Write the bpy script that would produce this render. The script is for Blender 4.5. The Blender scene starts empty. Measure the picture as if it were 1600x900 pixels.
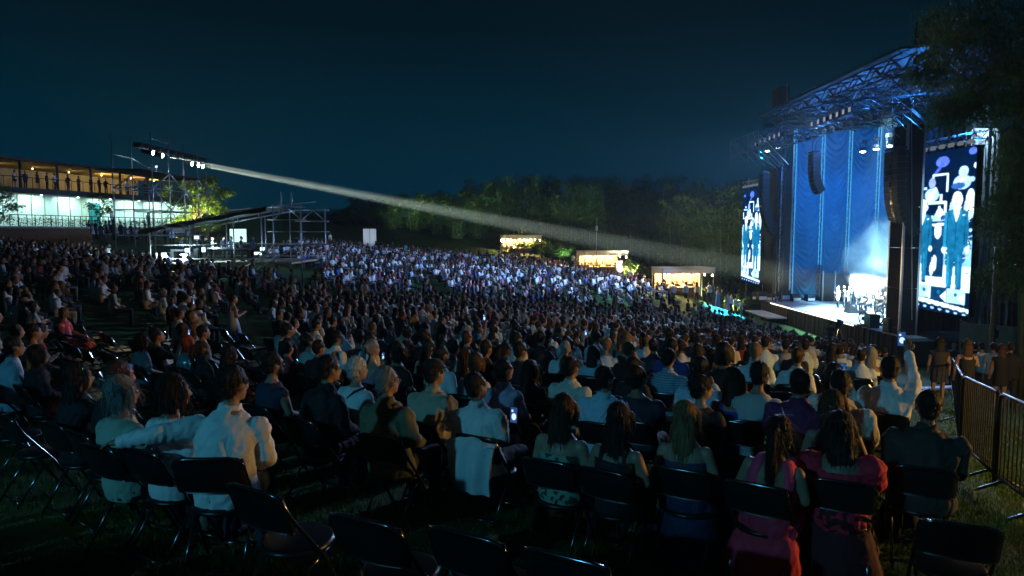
import bpy, bmesh, math, random
import numpy as np
from mathutils import Vector, Matrix, noise

random.seed(7); rng = np.random.default_rng(7)
S = bpy.context.scene
COL = S.collection
R = math.radians

# ------------------------------------------------------------------ camera
FPX, PITCH, CAMZ = 1066.7, R(4.6), 2.1
cam_d = bpy.data.cameras.new('camera'); cam_d.sensor_width = 36; cam_d.lens = 24.0
cam_d.clip_start = 0.05; cam_d.clip_end = 1500
cam = bpy.data.objects.new('camera', cam_d); COL.objects.link(cam)
cam.location = (0, 0, CAMZ); cam.rotation_euler = (math.pi/2 - PITCH, 0, 0)
S.camera = cam

# ------------------------------------------------------------------ world, moon, exposure
W = bpy.data.worlds.new('World'); S.world = W; W.use_nodes = True
wn = W.node_tree; wn.nodes.clear()
wo = wn.nodes.new('ShaderNodeOutputWorld'); wb = wn.nodes.new('ShaderNodeBackground')
wt = wn.nodes.new('ShaderNodeTexCoord'); ws = wn.nodes.new('ShaderNodeSeparateXYZ')
wr = wn.nodes.new('ShaderNodeValToRGB')
wn.links.new(wt.outputs['Generated'], ws.inputs[0]); wn.links.new(ws.outputs['Z'], wr.inputs[0])
wr.color_ramp.elements[0].position = 0.0; wr.color_ramp.elements[0].color = (0.0001, 0.0235, 0.047, 1)
wr.color_ramp.elements[1].position = 0.42; wr.color_ramp.elements[1].color = (0.0001, 0.0042, 0.0078, 1)
e = wr.color_ramp.elements.new(0.15); e.color = (0.0001, 0.0160, 0.0315, 1)
e = wr.color_ramp.elements.new(0.28); e.color = (0.0001, 0.0070, 0.0125, 1)
wn.links.new(wr.outputs[0], wb.inputs['Color']); wb.inputs['Strength'].default_value = 1.0
wn.links.new(wb.outputs[0], wo.inputs['Surface'])

S.view_settings.view_transform = 'Standard'; S.view_settings.look = 'None'
S.view_settings.exposure = 0.0; S.view_settings.gamma = 1.0
S.view_settings.use_curve_mapping = False
S.render.engine = 'CYCLES'
cy = S.cycles
cy.use_denoising = True
try: cy.denoiser = 'OPENIMAGEDENOISE'
except Exception: pass
cy.max_bounces = 5; cy.diffuse_bounces = 2; cy.glossy_bounces = 2; cy.transmission_bounces = 2
cy.volume_bounces = 0; cy.transparent_max_bounces = 6
cy.caustics_reflective = False; cy.caustics_refractive = False
cy.sample_clamp_indirect = 4.0; cy.sample_clamp_direct = 0.0
cy.use_adaptive_sampling = True; cy.adaptive_threshold = 0.02
try: cy.use_light_tree = True
except Exception: pass

moon = bpy.data.lights.new('moon', 'SUN'); moon.energy = 0.004; moon.angle = R(0.5); moon.color = (0.6, 0.8, 1.0)
mo = bpy.data.objects.new('moon', moon); COL.objects.link(mo); mo.rotation_euler = (R(40), 0, R(30))

def lamp_only(name, kind, loc, target, energy, color, size=0.2, cone=60, blend=0.3):
    d = bpy.data.lights.new(name, kind); d.energy = energy; d.color = color
    if kind == 'SPOT':
        d.spot_size = R(cone); d.spot_blend = blend; d.shadow_soft_size = size
    elif kind == 'POINT': d.shadow_soft_size = size
    elif kind == 'AREA': d.size = size
    o = bpy.data.objects.new(name, d); COL.objects.link(o); o.location = loc
    if target is not None:
        o.rotation_euler = (Vector(target) - Vector(loc)).to_track_quat('-Z', 'Y').to_euler()
    return o

# ------------------------------------------------------------------ pixel helpers (1600 x 900 photograph)
CP, SP = math.cos(PITCH), math.sin(PITCH)
def ray(px, py):
    u = (px - 800) / FPX; v = (450 - py) / FPX
    return Vector((u, CP + v*SP, -SP + v*CP))
def at(px, py, Y):
    d = ray(px, py); t = Y / d.y
    return Vector((d.x*t, Y, CAMZ + d.z*t))
def on_plane(px, py, p0, n):
    d = ray(px, py); o = Vector((0, 0, CAMZ)); n = Vector(n)
    t = (Vector(p0) - o).dot(n) / d.dot(n)
    return o + d*t
def to_px(p):
    x, y, z = p[0], p[1], p[2] - CAMZ
    dep = y*CP - z*SP; up = y*SP + z*CP
    return 800 + FPX*x/dep, 450 - FPX*up/dep, dep

# ------------------------------------------------------------------ terrain
GP = np.array([
 (0,0,0),(0,3,-.16),(-2,4.6,-.18),(-2.9,5,-.24),(-.2,6,-.52),(1.8,4.9,-.51),(-1.6,7,-.52),(-2.7,7.9,-.64),(2.7,4.5,-.5),(-4.5,5.5,-.26),(-6,6,-.3),(2,9,-.8),(3.8,7,-.52),(5,6.7,-.66),(6.5,10,-1.05),(.8,8,-.74),(-6,8.5,-.6),(-10.5,16,-.9),
 (1.5,21,-1.95),(-2,29,-2.45),(-2.5,48,-2.95),(12,18.8,-2.5),(17,35,-4.7),(21,40,-5.7),(21,64,-5.8),(15,60,-3.2),
 (17,55,-4.5),(0,65,-2.5),(-2,75,-1.6),(-10,85,-.8),(9.6,73,-2.3),(1,90,-.3),(-23,48,-.5),(-20,30,-.35),(-31,45,.3),
 (-38,58,1.6),(-46,75,2.3),(-46,92,2.9),(-34,110,4.4),(-24,90,1.4),(-15,100,2.2),(0,110,2.0),(-30,140,6.0),(-62,60,2.2),(30,90,-3),(36,60,-6),
 (36,40,-6),(36,25,-5),(16,10,-2.2),(30,10,-4),(-15,2,-.1),(0,-10,.5),(-30,15,.2),(-60,20,1.5),(15,-10,-1),(60,60,-5),
 (60,10,-4),(-100,60,4),(-100,140,7),(0,180,4),(90,180,0),(110,60,-4),(0,-60,3),(100,-60,-1),(-100,-60,4)], float)
def _solve():
    n = len(GP); d = np.hypot(GP[:,None,0]-GP[None,:,0], GP[:,None,1]-GP[None,:,1])
    K = np.sqrt(d*d + 2.0)
    A = np.zeros((n+3, n+3)); A[:n,:n] = K + np.eye(n)*0.02; A[:n,n] = 1; A[:n,n+1:] = GP[:,:2]; A[n:,:n] = A[:n,n:].T
    return np.linalg.solve(A, np.concatenate([GP[:,2], np.zeros(3)]))
_W = _solve()
def ground_arr(x, y):
    x = np.asarray(x, float); y = np.asarray(y, float)
    d = np.sqrt((x[...,None]-GP[:,0])**2 + (y[...,None]-GP[:,1])**2 + 2.0)
    return d @ _W[:-3] + _W[-3] + _W[-2]*x + _W[-1]*y
def gz(x, y): return float(ground_arr(np.array([x]), np.array([y]))[0])

# ------------------------------------------------------------------ tagging / linking
def tag(o, label=None, cat=None, group=None, kind=None):
    if label: o['label'] = label
    if cat: o['category'] = cat
    if group: o['group'] = group
    if kind: o['kind'] = kind
    return o
def empty(name, loc=(0,0,0), rz=0.0):
    o = bpy.data.objects.new(name, None); COL.objects.link(o); o.location = loc; o.rotation_euler = (0,0,rz)
    o.empty_display_size = 0.1
    return o
def link(name, me, parent=None, loc=None, rz=None, color=None):
    o = bpy.data.objects.new(name, me); COL.objects.link(o)
    if parent is not None: o.parent = parent
    if loc is not None: o.location = loc
    if rz is not None: o.rotation_euler = (0,0,rz)
    if color is not None: o.color = (*color, 1)
    return o

# ------------------------------------------------------------------ materials
def mat(name, col, rough=0.6, metal=0.0, var=0.15, scale=6.0, bump=0.0, bscale=60.0, objcol=False, spec=0.5, stretch=None, alpha=None, vcol=None):
    m = bpy.data.materials.new(name); m.use_nodes = True
    nt = m.node_tree; b = nt.nodes['Principled BSDF']
    b.inputs['Roughness'].default_value = rough; b.inputs['Metallic'].default_value = metal
    b.inputs['Specular IOR Level'].default_value = spec
    tc = nt.nodes.new('ShaderNodeTexCoord'); mp = nt.nodes.new('ShaderNodeMapping')
    nt.links.new(tc.outputs['Object'], mp.inputs[0])
    if stretch: mp.inputs['Scale'].default_value = stretch
    nz = nt.nodes.new('ShaderNodeTexNoise'); nz.inputs['Scale'].default_value = scale; nz.inputs['Detail'].default_value = 4
    nt.links.new(mp.outputs[0], nz.inputs['Vector'])
    mr = nt.nodes.new('ShaderNodeMapRange'); mr.inputs['From Min'].default_value = .25; mr.inputs['From Max'].default_value = .75
    mr.inputs['To Min'].default_value = 1-var; mr.inputs['To Max'].default_value = 1+var
    nt.links.new(nz.outputs['Fac'], mr.inputs['Value'])
    mx = nt.nodes.new('ShaderNodeVectorMath'); mx.operation = 'SCALE'
    nt.links.new(mr.outputs[0], mx.inputs['Scale'])
    if objcol:
        oi = nt.nodes.new('ShaderNodeObjectInfo'); nt.links.new(oi.outputs['Color'], mx.inputs[0])
    elif vcol:
        va = nt.nodes.new('ShaderNodeAttribute'); va.attribute_name = vcol; nt.links.new(va.outputs['Color'], mx.inputs[0])
    else:
        mx.inputs[0].default_value = col
    nt.links.new(mx.outputs[0], b.inputs['Base Color'])
    if bump > 0:
        n2 = nt.nodes.new('ShaderNodeTexNoise'); n2.inputs['Scale'].default_value = bscale; n2.inputs['Detail'].default_value = 3
        nt.links.new(mp.outputs[0], n2.inputs['Vector'])
        bp = nt.nodes.new('ShaderNodeBump'); bp.inputs['Strength'].default_value = bump; bp.inputs['Distance'].default_value = 0.02
        nt.links.new(n2.outputs['Fac'], bp.inputs['Height']); nt.links.new(bp.outputs[0], b.inputs['Normal'])
    return m
def emit(name, col, strength, vcol=None):
    m = bpy.data.materials.new(name); m.use_nodes = True
    nt = m.node_tree; nt.nodes.clear()
    o = nt.nodes.new('ShaderNodeOutputMaterial'); e = nt.nodes.new('ShaderNodeEmission')
    e.inputs['Color'].default_value = (*col, 1); e.inputs['Strength'].default_value = strength
    if vcol:
        va = nt.nodes.new('ShaderNodeAttribute'); va.attribute_name = vcol; nt.links.new(va.outputs['Color'], e.inputs['Color'])
    nt.links.new(e.outputs[0], o.inputs['Surface'])
    return m
def leafmat(name, col, trans=0.3, var=0.5, rough=0.55):
    m = mat(name, col, rough, 0, var, 0.6)
    nt = m.node_tree; b = nt.nodes['Principled BSDF']; out = nt.nodes['Material Output']
    t = nt.nodes.new('ShaderNodeBsdfTranslucent'); mixs = nt.nodes.new('ShaderNodeMixShader'); mixs.inputs[0].default_value = trans
    src = b.inputs['Base Color'].links[0].from_socket
    nt.links.new(src, t.inputs['Color']); nt.links.new(b.outputs[0], mixs.inputs[1]); nt.links.new(t.outputs[0], mixs.inputs[2])
    nt.links.new(mixs.outputs[0], out.inputs['Surface'])
    return m
M = {}
M['black'] = mat('black_vinyl', (.012,.012,.014), .33, 0, .25, 9, .15, 90)
M['blackmat'] = mat('black_paint', (.012,.013,.016), .7, 0, .3, 5)
M['cloth_black'] = mat('black_drape', (.010,.012,.016), .9, 0, .3, 3, .3, 20)
M['steel'] = mat('galvanised_tube', (.42,.44,.45), .38, .85, .2, 14)
M['tube_dark'] = mat('dark_tube', (.10,.10,.11), .22, .9, .2, 14)
M['canvas'] = leafmat('translucent_canvas',(.80,.78,.70),.55,.05)
M['truss_dark'] = mat('blackened_truss', (.022,.024,.028), .5, .1, .2, 10)
M['alu'] = mat('truss_aluminium', (.55,.57,.6), .35, .8, .15, 10)
M['wood'] = mat('counter_wood', (.20,.10,.045), .55, 0, .3, 3, .2, 30, stretch=(1,1,6))
M['deckwood'] = mat('plywood_board', (.30,.23,.15), .6, 0, .2, 3, .1, 40)
M['white'] = mat('white_paint', (.78,.79,.78), .5, 0, .06, 2)
M['offwhite'] = mat('white_canvas', (.72,.72,.68), .7, 0, .08, 2, .2, 8)
M['brick'] = mat('dark_brick', (.17,.085,.05), .85, 0, .35, 12, .4, 60)
M['mortar'] = mat('mortar', (.12,.10,.085), .95, 0, .3, 20, .4, 60)
M['concrete'] = mat('concrete', (.34,.33,.31), .85, 0, .2, 4, .3, 30)
M['bark'] = mat('bark', (.12,.085,.055), .9, 0, .35, 9, .8, 25, stretch=(1,1,.3))
M['culm'] = mat('bamboo_culm', (.16,.17,.06), .5, 0, .3, 5)
M['bamboo'] = leafmat('bamboo_leaf', (.075,.12,.035), .35, .5)
M['tree'] = leafmat('tree_leaf', (.12,.20,.025), .4, .45)
M['plant'] = leafmat('plant_leaf', (.07,.12,.025), .35, .5)
M['drape'] = mat('blue_drape', (.05,.24,.36), .6, 0, .12, 2, .15, 14)
M['skin'] = mat('skin', (.42,.25,.17), .5, 0, .08, 12, objcol=False)
M['glass'] = mat('phone_glass', (.01,.01,.012), .1)

# ------------------------------------------------------------------ mesh builder
class MB:
    def __init__(s): s.v = []; s.f = []; s.m = []; s.mi = 0
    def mat(s, i): s.mi = i; return s
    def _add(s, vs, fs):
        b = len(s.v); s.v.extend(tuple(v) for v in vs)
        for f in fs: s.f.append(tuple(b+i for i in f)); s.m.append(s.mi)
        return s
    def box(s, c, size, rz=0.0, rx=0.0, ry=0.0):
        hx, hy, hz = size[0]/2, size[1]/2, size[2]/2
        Mx = Matrix.Rotation(rz,3,'Z') @ Matrix.Rotation(ry,3,'Y') @ Matrix.Rotation(rx,3,'X')
        vs = [Vector(c) + Mx @ Vector((x*hx,y*hy,z*hz)) for x in (-1,1) for y in (-1,1) for z in (-1,1)]
        return s._add(vs, [(0,1,3,2),(4,6,7,5),(0,4,5,1),(2,3,7,6),(0,2,6,4),(1,5,7,3)])
    def bar(s, a, b, w, h=None):
        a = Vector(a); b = Vector(b); h = h or w; d = (b-a).normalized()
        up = Vector((0,0,1)) if abs(d.z) < .95 else Vector((1,0,0))
        x = d.cross(up).normalized()*w/2; y = d.cross(x).normalized()*h/2
        vs = [p+q for p in (a,b) for q in (x+y, x-y, -x-y, -x+y)]
        return s._add(vs, [(3,2,1,0),(4,5,6,7),(0,1,5,4),(1,2,6,5),(2,3,7,6),(3,0,4,7)])
    def tube(s, pts, r, n=6, closed=False):
        pts = [Vector(p) for p in pts]; rr = r if isinstance(r,(list,tuple)) else [r]*len(pts)
        vs = []; fs = []; prev = None
        for i, p in enumerate(pts):
            if closed: d = pts[(i+1)%len(pts)] - pts[i-1]
            else: d = pts[min(i+1,len(pts)-1)] - pts[max(i-1,0)]
            d.normalize()
            if prev is None:
                up = Vector((0,0,1)) if abs(d.z) < .9 else Vector((0,1,0)); x = d.cross(up).normalized()
            else:
                x = (prev - d*prev.dot(d)).normalized()
            prev = x; y = d.cross(x)
            for k in range(n):
                a = 2*math.pi*k/n; vs.append(p + (x*math.cos(a)+y*math.sin(a))*rr[i])
        L = len(pts)
        for i in range(L if closed else L-1):
            j = (i+1)%L
            for k in range(n):
                fs.append((i*n+k, i*n+(k+1)%n, j*n+(k+1)%n, j*n+k))
        if not closed: fs += [tuple(range(n))[::-1], tuple((L-1)*n+k for k in range(n))]
        return s._add(vs, fs)
    def ell(s, c, r, nu=12, nv=8, rot=None):
        c = Vector(c); vs = []; fs = []
        for j in range(1, nv):
            ph = math.pi*j/nv
            for i in range(nu):
                th = 2*math.pi*i/nu
                v = Vector((r[0]*math.sin(ph)*math.cos(th), r[1]*math.sin(ph)*math.sin(th), r[2]*math.cos(ph)))
                vs.append(c + (rot @ v if rot else v))
        t = Vector((0,0,r[2])); t = rot @ t if rot else t
        vs += [c+t, c-t]; T = len(vs)-2; B = T+1
        for i in range(nu):
            k = (i+1)%nu; fs.append((T, i, k)); fs.append((B, (nv-2)*nu+k, (nv-2)*nu+i))
            for j in range(nv-2): fs.append((j*nu+i, (j+1)*nu+i, (j+1)*nu+k, j*nu+k))
        return s._add(vs, fs)
    def loft(s, rings, n=16, axis='z'):
        vs = []; fs = []
        for (c, rx, ry) in rings:
            for k in range(n):
                a = 2*math.pi*k/n
                if axis == 'z': o = (rx*math.cos(a), ry*math.sin(a), 0)
                else: o = (rx*math.cos(a), 0, ry*math.sin(a))
                vs.append((c[0]+o[0], c[1]+o[1], c[2]+o[2]))
        L = len(rings)
        for i in range(L-1):
            for k in range(n): fs.append((i*n+k, i*n+(k+1)%n, (i+1)*n+(k+1)%n, (i+1)*n+k))
        fs += [tuple(range(n))[::-1], tuple((L-1)*n+k for k in range(n))]
        return s._add(vs, fs)
    def cap(s, a, b, ra, rb, n=12):
        a = Vector(a); b = Vector(b); d = (b-a); L = d.length or 1e-5; d = d/L
        pts = [a-d*ra*.92, a-d*ra*.7, a, a+(b-a)*.5, b, b+d*rb*.7, b+d*rb*.92]
        return s.tube(pts, [ra*.35, ra*.72, ra, (ra+rb)/2, rb, rb*.72, rb*.35], n)
    def mesh(s, name, mats=None, smooth=False):
        me = bpy.data.meshes.new(name); me.from_pydata(s.v, [], s.f)
        for m in (mats or []): me.materials.append(m)
        if s.m and mats and len(mats) > 1: me.polygons.foreach_set('material_index', s.m)
        if smooth: me.polygons.foreach_set('use_smooth', [True]*len(s.f))
        me.update(); return me
    def build(s, name, mats, parent=None, smooth=False, loc=None, rz=None, color=None):
        if not isinstance(mats, (list,tuple)): mats = [mats]
        return link(name, s.mesh(name, mats, smooth), parent, loc, rz, color)
def scol(me, name, cols):
    a = me.color_attributes.new(name, 'FLOAT_COLOR', 'POINT')
    c = np.ones((len(me.vertices), 4), np.float32); c[:, :3] = cols; a.data.foreach_set('color', c.ravel())
def truss(mb, a, b, w=.35, r=.025, rd=.014, step=.5, n=5):
    a = Vector(a); b = Vector(b); d = (b-a); L = d.length; d.normalize()
    up = Vector((0,0,1)) if abs(d.z) < .9 else Vector((1,0,0))
    x = d.cross(up).normalized()*w/2; y = d.cross(x).normalized()*w/2
    cs = [x+y, x-y, -x-y, -x+y]
    for c in cs: mb.tube([a+c, b+c], r, n)
    k = max(1, int(L/step))
    for i in range(k):
        p = a + d*(L*i/k); q = a + d*(L*(i+1)/k)
        for j in range(4):
            c1, c2 = cs[j], cs[(j+1)%4]
            mb.bar(p+(c1 if i%2 else c2), q+(c2 if i%2 else c1), rd*2)
    return mb
# ================================================================== GROUND
def grass_material():
    m = mat('night_grass', (.028,.080,.008), .9, 0, .4, 1.2, .9, 55)
    return m
M['grass'] = grass_material()
M['blade'] = leafmat('grass_blade', (.05,.125,.012), .3, .5, .6)
def build_ground():
    def axis(lo, hi, fine_lo, fine_hi, fine, coarse):
        a = list(np.arange(fine_lo, fine_hi+1e-6, fine)); x = fine_lo; st = fine
        while x > lo: st = min(st*1.35, coarse); x -= st; a.insert(0, x)
        x = fine_hi; st = fine
        while x < hi: st = min(st*1.35, coarse); x += st; a.append(x)
        return np.array(a)
    xs = axis(-260, 260, -55, 40, 1.0, 25); ys = axis(-60, 420, -4, 120, 1.0, 25)
    X, Y = np.meshgrid(xs, ys); Z = ground_arr(X.ravel(), Y.ravel())
    # small unevenness
    Z = Z + 0.03*np.sin(X.ravel()*1.7+.4*Y.ravel())*np.cos(Y.ravel()*1.3)
    v = np.stack([X.ravel(), Y.ravel(), Z], 1); nx = len(xs); ny = len(ys)
    f = [(j*nx+i, j*nx+i+1, (j+1)*nx+i+1, (j+1)*nx+i) for j in range(ny-1) for i in range(nx-1)]
    me = bpy.data.meshes.new('ground'); me.from_pydata(v.tolist(), [], f); me.materials.append(M['grass'])
    me.polygons.foreach_set('use_smooth', [True]*len(f))
    return tag(link('ground', me), kind='structure')
build_ground()
def blades(name, pts, h, w, label):
    n = len(pts); a = rng.uniform(0, 2*np.pi, n); hh = h*rng.uniform(.5, 1.3, n)
    dx = np.cos(a)*w; dy = np.sin(a)*w; lx = rng.normal(0, .4, n)*hh; ly = rng.normal(0, .4, n)*hh
    z = ground_arr(pts[:,0], pts[:,1]) - .01
    v = np.zeros((n,3,3)); v[:,0] = np.stack([pts[:,0]-dx, pts[:,1]-dy, z],1); v[:,1] = np.stack([pts[:,0]+dx, pts[:,1]+dy, z],1)
    v[:,2] = np.stack([pts[:,0]+lx, pts[:,1]+ly, z+hh],1)
    me = bpy.data.meshes.new(name); me.from_pydata(v.reshape(-1,3).tolist(), [], [(3*i,3*i+1,3*i+2) for i in range(n)])
    me.materials.append(M['blade']); return tag(link(name, me), label, 'grass', kind='stuff')
gp = []
for _ in range(120000):
    y = 2.5 + 22*random.random()**1.8; x = y*random.uniform(.08, .82)
    gp.append((x, y))
for _ in range(20000):
    y = 2.4 + 5*random.random()**1.5; gp.append((y*random.uniform(-.8,.5), y))
blades('grass', np.array(gp), .075, .006, 'short lawn grass around the seats and the barrier')

# ================================================================== POLES / SCAFFOLD
def pole(name, a, b, r, parent, m='steel', n=6):
    return MB().tube([a, b], r, n).build(name, M[m], parent, smooth=True)

# ================================================================== LEFT BUILDING
FAC = [(-53.4,58),(-52.4,63),(-51.2,68),(-50.1,72),(-49,76),(-48,80),(-47,84),(-46,88),(-45.2,91.5),(-44.9,95),(-45.8,98.5),(-48.5,101.5)]
def facpt(t, off=0.0):
    t = max(0, min(.9999, t))*(len(FAC)-1); i = int(t); f = t-i
    a = Vector((*FAC[i],0)); b = Vector((*FAC[i+1],0)); p = a.lerp(b, f); d = (b-a).normalized()
    n = Vector((d.y, -d.x, 0))
    return p + n*off
def strip(t0, t1, n, offs, zs, mi=0):
    """closed band following the facade: offs (inner, outer), zs (bottom, top)"""
    mb = MB(); vs = []; fs = []
    for k in range(n+1):
        t = t0+(t1-t0)*k/n; a = facpt(t, offs[0]); b = facpt(t, offs[1])
        vs += [(a.x,a.y,zs[0]),(b.x,b.y,zs[0]),(b.x,b.y,zs[1]),(a.x,a.y,zs[1])]
    for k in range(n):
        o = 4*k
        for j in range(4): fs.append((o+j, o+(j+1)%4, o+4+(j+1)%4, o+4+j))
    fs += [(3,2,1,0), tuple(4*n+j for j in range(4))]
    return mb._add(vs, fs)
FZ, SZ, UZ, RZ = 2.75, 6.05, 6.6, 9.35
M['panel'] = mat('pale_wall_panel', (.80,.82,.80), .35, 0, .05, .8)
M['warmwall'] = mat('timber_slat_wall', (.36,.27,.12), .6, 0, .25, 2, .2, 20, stretch=(1,1,.1))
M['slab'] = mat('dark_slab', (.05,.05,.055), .6, 0, .2, 3)
bld = empty('pavilion_building', (-50,80,FZ))
tag(bld, 'two storey curved pavilion with glowing white ground floor and amber lit terrace above', 'building')
bld_inv = Matrix.Translation((50,-80,-FZ))
def bpart(mb, name, m, smooth=False):
    o = mb.build(name, m, None, smooth); o.parent = bld; o.matrix_parent_inverse = bld_inv; return o
NP = 30
for k in range(NP):
    t0 = k/NP+.0015; t1 = (k+1)/NP-.0015
    bpart(strip(t0, t1, 2, (-.12, 0 if k % 2 else -.012), (FZ, SZ)), 'wall_panel', M['panel'])
bpart(strip(0, 1, 40, (-.4, -.13), (FZ, SZ)), 'wall_core', M['slab'])
bpart(strip(0, 1, 44, (-7.5, 2.6), (SZ, UZ)), 'terrace_slab', M['slab'])
bpart(strip(0, .93, 40, (-7.2, -6.9), (UZ, RZ)), 'rear_wall', M['warmwall'])
rf = bpart(strip(0, .86, 40, (-8, 2.3), (RZ, RZ+.28)), 'roof', M['slab'])
for k in range(44):
    t = .01 + .84*k/44
    a = facpt(t, -6.8); b = facpt(t, 1.9)
    o = MB().bar((a.x,a.y,RZ-.06), (b.x,b.y,RZ-.06), .10, .10).build('ceiling_slat', M['warmwall']); o.parent = rf
for k in range(10):
    p = facpt(.03+.09*k, 1.9); bpart(MB().tube([(p.x,p.y,UZ),(p.x,p.y,RZ)], .13, 8), 'column', M['slab'], True)
rl = bpart(strip(0, .97, 44, (2.38, 2.44), (UZ+1.02, UZ+1.08)), 'handrail', M['tube_dark'])
for k in range(60):
    p = facpt(.005+.96*k/60, 2.41); o = MB().bar((p.x,p.y,UZ),(p.x,p.y,UZ+1.02), .035).build('baluster', M['tube_dark']); o.parent = rl
M['doorteal'] = mat('teal_glass_door', (.05,.26,.30), .2, 0, .1, 2)
p0 = .42
bpart(strip(p0, p0+.035, 2, (.01, .05), (FZ, SZ-.5)), 'glass_door', M['doorteal'])
bpart(strip(.86, .88, 2, (.01, .05), (FZ, SZ-.4)), 'timber_door', M['warmwall'])
M['coolbulb'] = emit('cool_lamp_face', (.75,1,.92), 9)
M['warmbulb'] = emit('warm_lamp_face', (1,.62,.25), 14)
for k in range(9):
    t = .17+.095*k; p = facpt(t, 1.5)
    bpart(MB().tube([(p.x,p.y,SZ-.10),(p.x,p.y,SZ-.01)], .10, 8), 'downlight', M['coolbulb'])
    lamp_only('downlight_lamp', 'SPOT', (p.x,p.y,SZ-.16), tuple(facpt(t,-.5)+Vector((0,0,FZ+.6))), 480, (.55,1,.80), .12, 150, .6)
for k in range(7):
    t = .12+.1*k; p = facpt(t, -2.5)
    bpart(MB().ell((p.x,p.y,RZ-.3), (.07,.07,.07), 8, 6), 'ceiling_lamp', M['warmbulb'])
    lamp_only('ceiling_lamp_light', 'POINT', (p.x,p.y,RZ-.55), None, 230 if k > 3 else 34, (1,.74,.28), .15)
# terrace deck in front
ter = strip(0, 1, 40, (-7.5, 7.5), (1.4, FZ-.004)).build('terrace', M['concrete']); tag(ter, kind='structure')
tr = empty('terrace_railing', (-43,70,FZ)); tag(tr, 'dark metal railing along the lit lower terrace', 'railing')
tri = Matrix.Translation((43,-70,-FZ))
o = strip(.1, .62, 30, (7.2, 7.25), (FZ+1.0, FZ+1.06)).build('handrail', M['tube_dark']); o.parent = tr; o.matrix_parent_inverse = tri
for k in range(36):
    p = facpt(.1+.52*k/35, 7.22); o = MB().bar((p.x,p.y,FZ-.01),(p.x,p.y,FZ+1.0), .05).build('baluster', M['tube_dark']); o.parent = tr; o.matrix_parent_inverse = tri
hd = empty('clipped_hedge', (-42,66,FZ)); tag(hd, 'low dark green hedge behind the terrace railing', 'hedge')

# brick retaining wall
bw = empty('brick_wall', (-36,49,0)); tag(bw, 'dark brown brick retaining wall below the bright pavilion', 'wall')
a = at(-60, 358, 48); b = at(140, 359, 51)
L = (Vector((b.x,b.y,0))-Vector((a.x,a.y,0))).length; ang = math.atan2(b.y-a.y, b.x-a.x)
core = MB().box(((a.x+b.x)/2-36*0, (a.y+b.y)/2, .8), (L-.04, .36, 3.3), ang).build('wall_core', M['mortar']); core.parent = bw; core.matrix_parent_inverse = Matrix.Translation((36,-49,0))
for k in range(14):
    f = (k+.5)/14; o = MB().box((a.x+(b.x-a.x)*f, a.y+(b.y-a.y)*f, 2.5), (L/14-.02, .46, .12), ang).build('coping_stone', M['concrete']); o.parent = bw; o.matrix_parent_inverse = Matrix.Translation((36,-49,0))
bm_ = MB()
nb = int(L/.5)
for r_ in range(11):
    for k in range(nb):
        f = (k+.5+(.25 if r_%2 else 0))/nb
        if f > .99: continue
        bm_.box((a.x+(b.x-a.x)*f, a.y+(b.y-a.y)*f, 2.25-.24*r_), (L/nb-.03, .40+random.uniform(0,.03), .215), ang)
o = bm_.build('brickwork', M['brick']); o.parent = bw; o.matrix_parent_inverse = Matrix.Translation((36,-49,0)); o['kind'] = 'stuff'

# ================================================================== FOLLOW SPOT TOWER
tw = empty('follow_spot_tower', (-30,58,.8)); tag(tw, 'tall steel scaffold tower carrying follow spots beside the pavilion', 'scaffold tower')
twi = Matrix.Translation((30,-58,-.8))
def twp(name, p, q, r=.03, m='steel'):
    r *= 1.9
    o = pole(name, p, q, r, None, m); o.parent = tw; o.matrix_parent_inverse = twi; return o
cols = [(*on_plane(px,py,(-27.9,52,0),(1,.055,0)),) for px,py in ((235,206),(262,212),(285,221),(307,231),(322,268))]+[(*on_plane(px,py,(-31.4,53,0),(1,.055,0)),) for px,py in ((173,207),(204,214),(231,262),(250,266))]
for (x,y,h) in cols: twp('upright', (x,y,gz(x,y)-.1), (x,y,h))
lv = [1.9, 3.9, 5.6, 6.95]
for z in lv:
    for i in range(4): twp('ledger', (cols[i][0],cols[i][1],z), (cols[i+1][0],cols[i+1][1],z), .024)
    for i in range(5,8): twp('ledger', (cols[i][0],cols[i][1],z), (cols[i+1][0],cols[i+1][1],z), .024)
    for i in range(4): twp('transom', (cols[i][0],cols[i][1],z+.05), (cols[5+i][0],cols[5+i][1],z+.05), .024)
for i in range(4):
    for j, z in enumerate(lv[:-1]):
        p, q = cols[i], cols[i+1]
        if (i+j) % 2: p, q = q, p
        twp('brace', (p[0]+.05,p[1],z), (q[0]+.05,q[1],lv[j+1]), .022)
for i in range(5,8):
    p, q = cols[i], cols[i+1]; twp('brace', (p[0],p[1],5.6), (q[0],q[1],6.95), .03); twp('guard_rail', (p[0],p[1],8.3 if i<7 else 7.8),(q[0],q[1],8.3 if i<6 else 7.8), .03)
twp('guard_rail', (cols[0][0],cols[0][1],9.4), (cols[1][0],cols[1][1],9.4), .03)
o = MB().box((-29.9,58,6.95), (3.6,11,.09), R(-.7)).build('platform', M['blackmat']); o.parent = tw; o.matrix_parent_inverse = twi
fa = on_plane(224,229,(-27.7,52,0),(1,.055,0)); fb = on_plane(324,253,(-27.7,52,0),(1,.055,0))
o = truss(MB(), fa, fb, .45, .03, .016, .6).build('truss', M['blackmat']); o.parent = tw; o.matrix_parent_inverse = twi
o = MB().bar(fa+Vector((-.5,0,.15)), fb+Vector((-.5,0,.15)), .5, .35).build('cable_tray', M['blackmat']); o.parent = tw; o.matrix_parent_inverse = twi
t = empty('tower_fill', (-29.6,57.5,7.0)); tag(t,'small fill lamp added on the follow spot tower to light its poles','lamp')  # lamp added to brighten the scaffold poles of the tower
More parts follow.
